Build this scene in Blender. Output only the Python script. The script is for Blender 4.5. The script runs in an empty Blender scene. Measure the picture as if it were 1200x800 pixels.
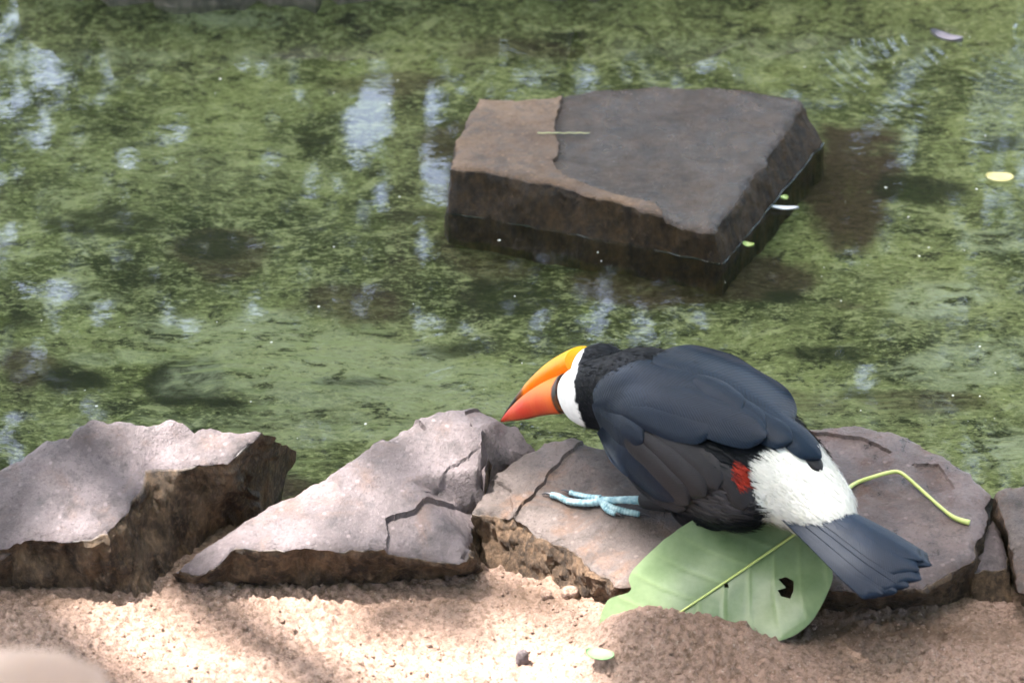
import bpy, bmesh, math, random
import numpy as np
from mathutils import Vector, Matrix
from mathutils.bvhtree import BVHTree
from mathutils.geometry import delaunay_2d_cdt

random.seed(7); RNG = np.random.default_rng(7)
scene = bpy.context.scene
COL = scene.collection

# ------------------------------------------------------------------ camera
PITCH = math.radians(30); DIST = 4.2; HALF_W = 0.625
TANH = HALF_W / DIST
CAM = np.array([0.0, -DIST*math.cos(PITCH), DIST*math.sin(PITCH)])
FWD = np.array([0, math.cos(PITCH), -math.sin(PITCH)])
UPV = np.array([0, math.sin(PITCH), math.cos(PITCH)])
cd = bpy.data.cameras.new('camera'); cam = bpy.data.objects.new('camera', cd); COL.objects.link(cam)
cam.location = CAM; cam.rotation_euler = (math.pi/2 - PITCH, 0, 0)
cd.sensor_width = 36; cd.lens = 18/TANH; cd.clip_end = 500; cd.clip_start = 0.05
cd.dof.use_dof = True; cd.dof.focus_distance = 3.88; cd.dof.aperture_fstop = 7.1
scene.camera = cam

# ------------------------------------------------------------------ sky, sun, exposure
SUN = np.array([-0.34, 0.10, 0.0]); SUN[2] = math.tan(math.radians(66))*math.hypot(SUN[0], SUN[1]); SUN /= np.linalg.norm(SUN)
w = bpy.data.worlds.new('World'); scene.world = w; w.use_nodes = True
wn = w.node_tree.nodes; wl = w.node_tree.links
sky = wn.new('ShaderNodeTexSky'); sky.sky_type = 'NISHITA'; sky.sun_disc = False
sky.sun_elevation = math.asin(SUN[2]); sky.sun_rotation = math.atan2(SUN[0], SUN[1])
sky.air_density = 1.0; sky.dust_density = 6.0; sky.ozone_density = 1.0
bg = wn['Background']; bg.inputs[1].default_value = 0.10
wl.new(sky.outputs[0], bg.inputs[0])
sd = bpy.data.lights.new('sun', 'SUN'); sd.energy = 2.0; sd.angle = math.radians(0.53); sd.color = (1, .955, .90)
so = bpy.data.objects.new('sun', sd); COL.objects.link(so)
so.rotation_euler = Vector(SUN).to_track_quat('Z', 'Y').to_euler(); so.location = SUN*20
vs = scene.view_settings; vs.view_transform = 'Standard'; vs.look = 'None'; vs.gamma = 1; vs.exposure = 3.85
vs.use_curve_mapping = False
scene.cycles.use_denoising = True
scene.cycles.max_bounces = 5; scene.cycles.diffuse_bounces = 2; scene.cycles.transparent_max_bounces = 12
scene.cycles.caustics_reflective = False; scene.cycles.caustics_refractive = False

# ------------------------------------------------------------------ pixel rays (photo is 1200 x 800)
def ray(px, py):
    return FWD + np.array([1, 0, 0])*((px-600)/600*TANH) + UPV*((400-py)/600*TANH)
def Pz(px, py, z):
    d = ray(px, py); return CAM + d*((z-CAM[2])/d[2])
def Py(px, py, y):
    d = ray(px, py); return CAM + d*((y-CAM[1])/d[1])
def proj(p):
    p = np.atleast_2d(p) - CAM; zz = p@FWD
    return np.stack([600 + p[:, 0]/zz/TANH*600, 400 - (p@UPV)/zz/TANH*600], 1)

# ------------------------------------------------------------------ noise
_perm = np.random.default_rng(3).permutation(256); _perm = np.concatenate([_perm, _perm, _perm])
_grad = np.random.default_rng(4).normal(size=(256, 3)); _grad /= np.linalg.norm(_grad, axis=1)[:, None]
def pn(p):
    p = np.asarray(p, float); i = np.floor(p).astype(int); f = p - i; i &= 255
    u = f*f*f*(f*(f*6-15)+10); out = 0
    for dx in (0, 1):
        for dy in (0, 1):
            for dz in (0, 1):
                h = _perm[_perm[_perm[(i[:, 0]+dx) & 255]+((i[:, 1]+dy) & 255)]+((i[:, 2]+dz) & 255)]
                g = _grad[h]; d = (g*(f-np.array([dx, dy, dz]))).sum(1)
                wt = (u[:, 0] if dx else 1-u[:, 0])*(u[:, 1] if dy else 1-u[:, 1])*(u[:, 2] if dz else 1-u[:, 2])
                out = out + wt*d
    return out*1.6
def fbm(p, o=4, gain=.5):
    p = np.asarray(p, float); s = 0; a = 1
    for k in range(o):
        s = s + a*pn(p*(2**k)+k*17.3); a *= gain
    return s
def pts3(x, y, z=0):
    return np.stack([x, y, np.zeros_like(x)+z], 1)
def sstep(a, b, x):
    t = np.clip((x-a)/(b-a), 0, 1); return t*t*(3-2*t)

# ------------------------------------------------------------------ object helpers
def link(name, me, parent=None, mat=None):
    o = bpy.data.objects.new(name, me); COL.objects.link(o)
    if mat is not None and me is not None:
        me.materials.append(mat)
    if parent is not None: o.parent = parent
    return o
def tag(o, label, cat, group=None):
    o['label'] = label; o['category'] = cat
    if group: o['group'] = group
    return o
def struct(o):
    o['kind'] = 'structure'; return o
def mesh(name, v, f, smooth=True, sharp=None):
    me = bpy.data.meshes.new(name)
    me.from_pydata([tuple(map(float, q)) for q in v], [], [tuple(map(int, q)) for q in f])
    me.update()
    if smooth:
        me.polygons.foreach_set('use_smooth', np.ones(len(me.polygons), bool))
        if sharp: me.set_sharp_from_angle(angle=math.radians(sharp))
    return me
def fastmesh(name, v, f):
    v = np.asarray(v, np.float32); f = np.asarray(f, np.int32); n = f.shape[1]
    me = bpy.data.meshes.new(name)
    me.vertices.add(len(v)); me.vertices.foreach_set('co', v.ravel())
    me.loops.add(f.size); me.loops.foreach_set('vertex_index', f.ravel())
    me.polygons.add(len(f)); me.polygons.foreach_set('loop_start', np.arange(0, f.size, n, dtype=np.int32))
    try: me.polygons.foreach_set('loop_total', np.full(len(f), n, np.int32))
    except Exception: pass
    me.update(calc_edges=True); me.validate()
    return me
def attr(me, name, vals):
    a = me.attributes.new(name, 'FLOAT', 'POINT'); a.data.foreach_set('value', np.asarray(vals, np.float32))
def cattr(me, name, cols):
    a = me.attributes.new(name, 'FLOAT_COLOR', 'POINT')
    c = np.ones((len(cols), 4), np.float32); c[:, :3] = cols; a.data.foreach_set('color', c.ravel())
def grid_faces(nu, nv, closed_v=False):
    f = []
    for i in range(nu-1):
        for j in range(nv if closed_v else nv-1):
            j2 = (j+1) % nv
            f.append((i*nv+j, i*nv+j2, (i+1)*nv+j2, (i+1)*nv+j))
    return f
def catmull(P, n):
    P = np.asarray(P, float); m = len(P)
    t = np.linspace(0, m-1, n); out = []
    for q in t:
        i = min(int(q), m-2); f = q-i
        p0, p1, p2, p3 = P[max(i-1, 0)], P[i], P[i+1], P[min(i+2, m-1)]
        out.append(.5*((2*p1)+(p2-p0)*f+(2*p0-5*p1+4*p2-p3)*f*f+(3*p1-p0-3*p2+p3)*f**3))
    return np.array(out)
def tube(path, radii, nv=10, cap=True):
    path = np.asarray(path, float); n = len(path); V = []; ref = np.array([0, 0, 1.0])
    for i in range(n):
        t = path[min(i+1, n-1)]-path[max(i-1, 0)]; t /= np.linalg.norm(t)
        if abs(t@ref) > .95: ref = np.array([1.0, 0, 0])
        a = np.cross(t, ref); a /= np.linalg.norm(a); b = np.cross(a, t); ref = b
        for k in range(nv):
            th = 2*math.pi*k/nv; V.append(path[i]+radii[i]*(a*math.cos(th)+b*math.sin(th)))
    F = grid_faces(n, nv, True)
    if cap:
        F.append(tuple(range(nv))[::-1]); F.append(tuple((n-1)*nv+k for k in range(nv)))
    return np.array(V), F
def inpoly(p, poly):
    p = np.atleast_2d(p); poly = np.asarray(poly, float); x, y = p[:, 0], p[:, 1]
    c = np.zeros(len(p), bool); n = len(poly)
    for i in range(n):
        x1, y1 = poly[i]; x2, y2 = poly[(i+1) % n]
        if y1 == y2: continue
        c ^= ((y1 > y) != (y2 > y)) & (x < (x2-x1)*(y-y1)/(y2-y1)+x1)
    return c
def densify(P, step):
    out = []; src = []
    n = len(P)
    for i in range(n):
        a, b = P[i], P[(i+1) % n]; m = max(1, int(np.linalg.norm((b-a)[:2])/step))
        for k in range(m):
            out.append(a+(b-a)*k/m); src.append((i, k/m))
    return np.array(out), src
def cdt_fill(outline, pts, cons=()):
    V = [Vector(p) for p in outline]; n = len(V); E = [(i, (i+1) % n) for i in range(n)]
    for c in cons:
        b = len(V); V += [Vector(p) for p in c]; E += [(b+i, b+i+1) for i in range(len(c)-1)]
    V += [Vector(p) for p in pts]
    r = delaunay_2d_cdt(V, E, [list(range(n))], 1, 1e-6)
    return np.array([tuple(v) for v in r[0]]), r[2], r[3]

# ------------------------------------------------------------------ material helpers
def mat(name):
    m = bpy.data.materials.new(name); m.use_nodes = True; nt = m.node_tree
    return m, nt.nodes, nt.links, nt.nodes['Principled BSDF']
class NB:
    """small node builder"""
    def __init__(s, name):
        s.m, s.n, s.l, s.b = mat(name)
        s.tc = s.n.new('ShaderNodeTexCoord')
    def noise(s, scale, detail=4, rough=.55, vec=None, dist=0, dims=None):
        t = s.n.new('ShaderNodeTexNoise'); t.inputs['Scale'].default_value = scale; t.inputs['Detail'].default_value = detail
        t.inputs['Roughness'].default_value = rough; t.inputs['Distortion'].default_value = dist
        s.l.new(vec if vec is not None else s.tc.outputs['Object'], t.inputs['Vector']); return t.outputs[0]
    def vor(s, scale, feature='F1', vec=None, rand=1):
        t = s.n.new('ShaderNodeTexVoronoi'); t.inputs['Scale'].default_value = scale; t.feature = feature
        t.inputs['Randomness'].default_value = rand
        s.l.new(vec if vec is not None else s.tc.outputs['Object'], t.inputs['Vector']); return t.outputs[0]
    def mapping(s, scale=(1, 1, 1), rot=(0, 0, 0), loc=(0, 0, 0), src='Object'):
        t = s.n.new('ShaderNodeMapping'); t.inputs['Scale'].default_value = scale; t.inputs['Rotation'].default_value = rot
        t.inputs['Location'].default_value = loc
        s.l.new(s.tc.outputs[src], t.inputs[0]); return t.outputs[0]
    def ramp(s, fac, stops):
        t = s.n.new('ShaderNodeValToRGB'); e = t.color_ramp.elements
        while len(e) < len(stops): e.new(0.5)
        for q, (p, c) in zip(e, stops):
            q.position = p; q.color = (c, c, c, 1) if isinstance(c, (int, float)) else (*c, 1)
        s.l.new(fac, t.inputs[0]); return t.outputs[0]
    def mix(s, fac, a, b, mode='MIX'):
        t = s.n.new('ShaderNodeMix'); t.data_type = 'RGBA'; t.blend_type = mode
        for k, v in ((0, fac), (6, a), (7, b)):
            if isinstance(v, (int, float)): t.inputs[k].default_value = v if k == 0 else (v, v, v, 1)
            elif isinstance(v, tuple): t.inputs[k].default_value = (*v, 1)
            else: s.l.new(v, t.inputs[k])
        return t.outputs[2]
    def math(s, op, a, b=None, clamp=False):
        t = s.n.new('ShaderNodeMath'); t.operation = op; t.use_clamp = clamp
        for k, v in ((0, a), (1, b)):
            if v is None: continue
            if isinstance(v, (int, float)): t.inputs[k].default_value = v
            else: s.l.new(v, t.inputs[k])
        return t.outputs[0]
    def attr(s, name, out='Fac'):
        t = s.n.new('ShaderNodeAttribute'); t.attribute_name = name; return t.outputs[out]
    def bump(s, h, strength=.5, dist=.005, prev=None):
        t = s.n.new('ShaderNodeBump'); t.inputs['Strength'].default_value = strength; t.inputs['Distance'].default_value = dist
        s.l.new(h, t.inputs['Height'])
        if prev is not None: s.l.new(prev, t.inputs['Normal'])
        return t.outputs[0]
    def col(s, c):
        if isinstance(c, tuple): s.b.inputs['Base Color'].default_value = (*c, 1)
        else: s.l.new(c, s.b.inputs['Base Color'])
    def rough(s, r):
        if isinstance(r, (int, float)): s.b.inputs['Roughness'].default_value = r
        else: s.l.new(r, s.b.inputs['Roughness'])
    def nrm(s, n): s.l.new(n, s.b.inputs['Normal'])
    def spec(s, v): s.b.inputs['Specular IOR Level'].default_value = v

# ------------------------------------------------------------------ materials
def rock_material(name, top_a, top_b, side_a, side_b, stain=(.12, .065, .04), stain_amt=.5, rough=.6, wetcol=None, spec=.45):
    q = NB(name)
    big = q.noise(9, 5, .6); mid = q.noise(45, 6, .65); fine = q.noise(260, 3, .7)
    t = q.mix(q.ramp(big, [(.38, 0), (.60, 1)]), top_a, top_b)
    t = q.mix(q.math('MULTIPLY', q.ramp(q.noise(14, 6, .7, dist=.6), [(.52, 0), (.66, 1)]), stain_amt), t, stain)
    t = q.mix(q.ramp(fine, [(.58, 0), (.70, .28)]), t, tuple(min(1, c*1.9) for c in top_b))
    t = q.mix(q.ramp(fine, [(.34, .5), (.44, 0)]), t, tuple(c*.4 for c in top_a))
    t = q.mix(q.ramp(q.vor(70), [(.10, .5), (.22, 0)]), t, tuple(min(1, c*1.6) for c in top_b))
    t = q.mix(q.ramp(mid, [(.32, .75), (.47, 0)]), t, tuple(c*.45 for c in top_a))
    if wetcol:
        wt = q.mix(q.ramp(q.noise(34, 9, .78), [(.36, 0), (.66, 1)]), *wetcol)
        wt = q.mix(q.ramp(q.noise(340, 2, .5), [(.70, 0), (.74, .8)]), wt, (.35, .33, .32))
        t = q.mix(q.attr('step'), t, wt)
    sv = q.mapping((1, 1, .35))
    s = q.mix(q.ramp(q.noise(48, 8, .75, vec=sv), [(.40, 0), (.64, 1)]), side_a, side_b)  # browner sides also have bounce light, relief shading and glints painted in
    s = q.mix(q.ramp(q.noise(26, 3, .6), [(.5, 0), (.62, .6)]), s, tuple(c*.4 for c in side_a))
    s = q.mix(q.ramp(q.noise(120, 4, .7), [(.5, 0), (.75, .6)]), s, tuple(c*1.7 for c in side_b))
    sd_ = q.attr('side')
    q.col(q.mix(sd_, t, s))
    rg = q.ramp(mid, [(.3, rough-.22), (.7, rough+.15)])
    if wetcol: rg = q.mix(q.math('MULTIPLY', q.attr('step'), q.ramp(big, [(.42, 1), (.58, .25)])), rg, .20)
    q.rough(rg); q.spec(spec)
    h1 = q.bump(q.noise(55, 8, .75), .75, .008)
    h2 = q.bump(q.noise(420, 4, .7), .5, .0016, h1)
    h3 = q.bump(q.math('MULTIPLY', q.noise(75, 8, .8, vec=sv), sd_), 1.0, .035, h2)
    q.nrm(h3)
    return q.m
M = {}
M['rock_mauve'] = rock_material('rock_mauve', (.072, .056, .057), (.140, .112, .116), (.055, .034, .020), (.30, .195, .115), stain_amt=.4)
M['rock_brown'] = rock_material('rock_brown', (.050, .036, .030), (.115, .090, .083), (.065, .038, .020), (.32, .20, .12), stain_amt=.8)
M['rock_red'] = rock_material('rock_red', (.064, .043, .040), (.145, .106, .100), (.05, .031, .019), (.27, .18, .115), stain=(.085, .036, .02), stain_amt=.85, rough=.45)
M['rock_block'] = rock_material('rock_block', (.085, .052, .032), (.15, .098, .062), (.018, .011, .005), (.090, .052, .020), stain=(.03, .022, .016), stain_amt=.5, rough=.65, wetcol=((.009, .005, .0025), (.052, .030, .015)), spec=.34)
M['rock_far'] = rock_material('rock_far', (.20, .16, .14), (.34, .28, .25), (.16, .15, .11), (.32, .28, .22), stain_amt=.3)

q = NB('sand')
c = q.mix(q.ramp(q.noise(5, 5, .6), [(.3, 0), (.7, 1)]), (.345, .225, .172), (.45, .315, .255))
c = q.mix(q.ramp(q.noise(150, 5, .75), [(.38, .8), (.56, 0)]), c, (.15, .095, .062))
c = q.mix(q.ramp(q.noise(320, 2, .6), [(.62, 0), (.72, .7)]), c, (.55, .46, .40))
c = q.mix(q.attr('damp'), c, (.135, .085, .055))
q.col(c); q.rough(.85); q.spec(.3)
q.nrm(q.bump(q.noise(420, 5, .75), .9, .003, q.bump(q.noise(110, 6, .7), .8, .008)))
M['sand'] = q.m

q = NB('pond_algae')
sv = q.mapping((1, 1.0, 1))
av = q.mapping((.62, 1.0, 1)); n1 = q.noise(4.5, 5, .62, dist=.4); n2 = q.noise(34, 10, .74, vec=av, dist=.6); n3 = q.noise(150, 8, .76, vec=av, dist=.5); n4 = q.noise(480, 4, .7)
c = q.mix(q.ramp(n1, [(.40, 0), (.60, 1)]), (.038, .046, .018), (.155, .172, .072))
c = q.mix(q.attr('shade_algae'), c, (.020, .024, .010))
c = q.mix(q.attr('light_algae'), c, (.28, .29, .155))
c = q.mix(q.ramp(n2, [(.53, 0), (.585, .75)]), c, (.235, .25, .13))
c = q.mix(q.ramp(n2, [(.405, .92), (.455, 0)]), c, (.016, .019, .009))
c = q.mix(q.ramp(n3, [(.52, 0), (.61, .75)]), c, (.29, .31, .15))
c = q.mix(q.ramp(n3, [(.38, .85), (.46, 0)]), c, (.012, .014, .007))
c = q.mix(q.ramp(n4, [(.60, 0), (.70, .35)]), c, (.34, .36, .21))
brownc = q.mix(q.ramp(n3, [(.38, 0), (.65, 1)]), (.020, .015, .010), (.070, .048, .032))
c = q.mix(q.math('MULTIPLY', q.attr('brown'), q.ramp(n2, [(.62, 1), (.74, .2)])), c, brownc)
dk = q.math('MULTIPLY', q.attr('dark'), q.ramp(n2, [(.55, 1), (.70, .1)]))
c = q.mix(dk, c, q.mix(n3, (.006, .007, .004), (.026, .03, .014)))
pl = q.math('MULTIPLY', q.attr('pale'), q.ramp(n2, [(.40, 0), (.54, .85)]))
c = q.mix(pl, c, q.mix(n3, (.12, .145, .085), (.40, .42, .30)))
stn = q.noise(30, 5, .65, vec=q.mapping((.35, 4.5, 1), (0, 0, math.radians(24))))
st = q.math('MULTIPLY', q.attr('streak'), q.ramp(stn, [(.50, 0), (.58, .8)]))
c = q.mix(st, c, (.22, .25, .125))
q.col(c); q.rough(.9); q.spec(.1)
q.nrm(q.bump(n3, .8, .008, q.bump(n2, .6, .015)))
M['algae'] = q.m

q = NB('water'); n, l = q.n, q.l
n.remove(q.b)
gl = n.new('ShaderNodeBsdfGlossy'); gl.inputs['Roughness'].default_value = 0.0; gl.inputs['Color'].default_value = (1, 1, 1, 1)
tr = n.new('ShaderNodeBsdfTransparent'); tr.inputs['Color'].default_value = (.93, .97, .92, 1)
ge = n.new('ShaderNodeNewGeometry'); dp = n.new('ShaderNodeVectorMath'); dp.operation = 'DOT_PRODUCT'
l.new(ge.outputs['Normal'], dp.inputs[0]); l.new(ge.outputs['Incoming'], dp.inputs[1])
cosv = q.math('ABSOLUTE', dp.outputs['Value'])
fr = q.math('ADD', q.math('MULTIPLY', q.math('POWER', q.math('SUBTRACT', 1.0, cosv), 4.6), .98), .02)
ms = n.new('ShaderNodeMixShader'); l.new(fr, ms.inputs[0]); l.new(tr.outputs[0], ms.inputs[1]); l.new(gl.outputs[0], ms.inputs[2])
l.new(ms.outputs[0], n['Material Output'].inputs['Surface'])
def rings(center, scale, r0, r1, amp):
    vm = n.new('ShaderNodeVectorMath'); vm.operation = 'DISTANCE'; l.new(q.tc.outputs['Object'], vm.inputs[0]); vm.inputs[1].default_value = center
    d = vm.outputs['Value']; s = q.math('SINE', q.math('ADD', q.math('MULTIPLY', d, scale), q.math('MULTIPLY', q.noise(7, 2), 5.0)))
    mr = n.new('ShaderNodeMapRange'); mr.inputs[1].default_value = r0; mr.inputs[2].default_value = r1; mr.inputs[3].default_value = amp; mr.inputs[4].default_value = 0
    l.new(d, mr.inputs[0]); return q.math('MULTIPLY', s, mr.outputs[0])
bt = Pz(588, 491, 0); up = Pz(1260, 40, 0); bk = Pz(520, 235, 0)
h = q.math('ADD', rings(tuple(bt), 420, .0, .15, 1.6), rings(tuple(up), 330, .0, .45, .6))
h = q.math('ADD', h, q.math('MULTIPLY', q.noise(7, 2, .5), 2.0))
h = q.math('ADD', h, q.math('MULTIPLY', q.noise(60, 2, .5), .25))
l.new(q.bump(h, .05, .003), gl.inputs['Normal'])
M['water'] = q.m

q = NB('meniscus'); q.col((.02, .025, .02)); q.rough(.05); q.b.inputs['IOR'].default_value = 1.33; q.spec(.8); M['meniscus'] = q.m

def leafmat(name, a, b, trans=.5):
    q = NB(name); n, l = q.n, q.l
    oi = n.new('ShaderNodeNewGeometry')
    c = q.mix(oi.outputs['Random Per Island'], a, b)
    q.col(c); q.rough(.45)
    tl = n.new('ShaderNodeBsdfTranslucent'); l.new(q.mix(.5, c, (.26, .40, .03)), tl.inputs[0])
    ms = n.new('ShaderNodeMixShader'); ms.inputs[0].default_value = trans
    l.new(q.b.outputs[0], ms.inputs[1]); l.new(tl.outputs[0], ms.inputs[2]); l.new(ms.outputs[0], n['Material Output'].inputs[0])
    return q.m
M['tree_leaf'] = leafmat('tree_leaf', (.028, .052, .012), (.066, .11, .024))
q = NB('bark'); c = q.mix(q.noise(12, 6, .7, vec=q.mapping((1, 1, .25))), (.035, .027, .02), (.13, .10, .075))
q.col(c); q.rough(.9); q.nrm(q.bump(q.noise(25, 6, .7, vec=q.mapping((1, 1, .2))), 1, .02)); M['bark'] = q.m

# ------------------------------------------------------------------ setting: ground, pond
def mound(x, y, c, rx, ry, h):
    return h*np.exp(-(((x-c[0])/rx)**2+((y-c[1])/ry)**2))
def sand_h(x, y):
    """height of the sandy bank"""
    base = .006 + .009*fbm(pts3(x*5, y*5, 1.7), 3)
    for (px, py, rx, ry, hh) in ((795, 745, .085, .050, .042), (735, 748, .05, .05, .022), (350, 775, .12, .04, .014), (690, 705, .05, .03, .010), (60, 720, .12, .06, .018),
                                 (1130, 745, .12, .05, .012), (880, 760, .06, .03, .012), (1000, 790, .2, .06, .015), (100, 790, .3, .05, .02), (250, 778, .07, .03, .012)):
        base = base + mound(x, y, Pz(px, py, .03), rx, ry, hh)
    slope = sstep(-.43, -.24, y + .03*fbm(pts3(x*6, y*6, 4), 2))
    return base*(1-slope) + slope*(-.16)
def ground_h(x, y):
    s = sand_h(x, y)
    far = sstep(.93, 1.12, y + .04*fbm(pts3(x*3, y*0+3.3), 2)); side = sstep(2.4, 2.9, np.abs(x))
    up_ = np.maximum(far, side)
    h = s*(1-up_) + up_*(.05 + .03*fbm(pts3(x*.9, y*.9, 8), 3))
    dist = np.hypot(x, y); return h + sstep(4, 30, dist)*.25*fbm(pts3(x*.08, y*.08, 2), 2)
def axis(a, b, st, lo, hi):
    core = np.arange(a, b, st); o1 = [a]; s = st
    while o1[-1] > lo: s *= 1.35; o1.append(o1[-1]-s)
    o2 = [core[-1]]; s = st
    while o2[-1] < hi: s *= 1.35; o2.append(o2[-1]+s)
    return np.array(o1[1:][::-1]+list(core)+o2[1:])
xs = axis(-.72, .74, .0034, -120, 120); ys = axis(-1.02, -.28, .0034, -120, 160)
X, Y = np.meshgrid(xs, ys, indexing='ij'); x, y = X.ravel(), Y.ravel()
Z = ground_h(x, y)
near = (np.abs(x) < .9) & (y < -.2) & (y > -1.2)
xn, yn = x[near], y[near]
lump = np.abs(fbm(pts3(xn*75, yn*75, .4), 3, .6)); grain = fbm(pts3(xn*170, yn*170, 2.4), 1)
rough_amt = .55+.45*np.clip(fbm(pts3(xn*7, yn*7, 9.9), 2)+.4, 0, 1.4)
Z[near] += rough_amt*(.0095*(lump-.35) + .0034*grain)
g = fastmesh('ground', np.stack([x, y, Z], 1), np.array(grid_faces(len(xs), len(ys)))[:, ::-1])
g.polygons.foreach_set('use_smooth', np.ones(len(g.polygons), bool))
damp = np.zeros(len(x))
for (px, py, rx, ry, a) in ((860, 720, .20, .05, .35), (1060, 720, .16, .035, .75), (620, 680, .10, .03, .6), (70, 690, .14, .05, .45), (300, 590, .07, .07, .9), (820, 735, .10, .03, .25)):
    damp = np.maximum(damp, a*np.exp(-(((x-Pz(px, py, .03)[0])/rx)**2+((y-Pz(px, py, .03)[1])/ry)**2)))
damp = np.maximum(damp, sstep(-.45, -.33, y)*.9)
attr(g, 'damp', np.clip(damp*(1+.5*fbm(pts3(x*30, y*30, 5), 3)), 0, 1))
struct(link('ground', g, None, M['sand']))
def sand_z(px, py):
    z = .03
    for _ in range(4):
        p = Pz(px, py, z); z = float(sand_h(np.array([p[0]]), np.array([p[1]]))[0])
    return z

xs = axis(-.80, .80, .008, -2.7, 2.7); ys = axis(-.42, 1.08, .008, -.5, 1.2)
X, Y = np.meshgrid(xs, ys, indexing='ij'); x, y = X.ravel(), Y.ravel()
Z = -.046 + .008*fbm(pts3(x*5, y*5, 3.1), 4) + .055*sstep(.86, 1.06, y)*(1+.4*fbm(pts3(x*4, y*4), 2))
bed = fastmesh('pond_bed', np.stack([x, y, Z], 1), np.array(grid_faces(len(xs), len(ys)))[:, ::-1])
bed.polygons.foreach_set('use_smooth', np.ones(len(bed.polygons), bool))
BP = proj(np.stack([x, y, Z], 1))
wob = fbm(pts3(x*9, y*9, 6.6), 4)*.55
def blobs(lst):
    m = np.zeros(len(x))
    for (px, py, rx, ry, a) in lst:
        d = np.hypot((BP[:, 0]-px)/rx, (BP[:, 1]-py)/ry) + wob
        m = np.maximum(m, a*sstep(1.15, .7, d))
    return m
attr(bed, 'brown', blobs([(1000, 225, 50, 75, 1), (900, 330, 90, 40, .9), (760, 335, 160, 26, .9), (580, 300, 90, 40, .6), (400, 360, 70, 30, .7), (250, 300, 55, 28, .7),
    (560, 180, 60, 60, .8), (450, 100, 90, 14, .5), (30, 440, 40, 30, .8), (900, 465, 120, 16, .5), (1080, 470, 80, 12, .6), (640, 60, 80, 14, .5), (330, 590, 40, 40, .9)]))
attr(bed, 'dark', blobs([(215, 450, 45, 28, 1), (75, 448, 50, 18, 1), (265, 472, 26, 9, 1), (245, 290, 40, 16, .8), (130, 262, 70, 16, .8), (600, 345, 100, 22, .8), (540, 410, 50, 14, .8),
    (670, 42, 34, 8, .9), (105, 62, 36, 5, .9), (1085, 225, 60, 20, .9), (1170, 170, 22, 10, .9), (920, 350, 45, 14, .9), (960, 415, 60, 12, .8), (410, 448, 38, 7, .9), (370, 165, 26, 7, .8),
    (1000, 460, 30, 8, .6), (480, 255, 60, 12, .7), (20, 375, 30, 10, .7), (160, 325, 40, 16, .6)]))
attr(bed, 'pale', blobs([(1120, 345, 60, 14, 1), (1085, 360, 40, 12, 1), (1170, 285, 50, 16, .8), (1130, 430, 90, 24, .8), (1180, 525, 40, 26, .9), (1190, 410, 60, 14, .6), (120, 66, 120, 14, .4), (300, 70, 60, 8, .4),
    (90, 350, 60, 12, .4), (300, 390, 140, 26, .6), (420, 440, 190, 40, .6), (150, 420, 60, 8, .5), (560, 470, 120, 18, .35), (330, 500, 200, 24, .3), (250, 22, 80, 10, .7), (900, 60, 200, 16, .25)]))  # wide ellipses by the near shore add painted sun dapples to the pale algae
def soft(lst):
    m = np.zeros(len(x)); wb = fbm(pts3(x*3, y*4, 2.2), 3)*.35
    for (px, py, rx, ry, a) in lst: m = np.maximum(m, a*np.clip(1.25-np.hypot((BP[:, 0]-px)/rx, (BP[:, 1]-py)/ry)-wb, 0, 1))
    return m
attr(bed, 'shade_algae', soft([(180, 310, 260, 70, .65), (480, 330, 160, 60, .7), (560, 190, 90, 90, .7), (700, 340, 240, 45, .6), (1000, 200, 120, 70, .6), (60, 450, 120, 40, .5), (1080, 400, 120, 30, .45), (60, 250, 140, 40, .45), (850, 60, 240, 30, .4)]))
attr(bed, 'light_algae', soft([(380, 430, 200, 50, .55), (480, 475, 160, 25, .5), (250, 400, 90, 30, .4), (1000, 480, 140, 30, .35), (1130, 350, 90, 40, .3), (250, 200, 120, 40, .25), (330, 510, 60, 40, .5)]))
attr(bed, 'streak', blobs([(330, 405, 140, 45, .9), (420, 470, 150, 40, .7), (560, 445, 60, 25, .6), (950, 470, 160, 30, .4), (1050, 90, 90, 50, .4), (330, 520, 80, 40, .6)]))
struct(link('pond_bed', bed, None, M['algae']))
wm = mesh('water', [(-2.7, -.55, 0), (2.7, -.55, 0), (2.7, 1.2, 0), (-2.7, 1.2, 0)], [(0, 1, 2, 3)], False)
struct(link('water', wm, None, M['water']))

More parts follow.
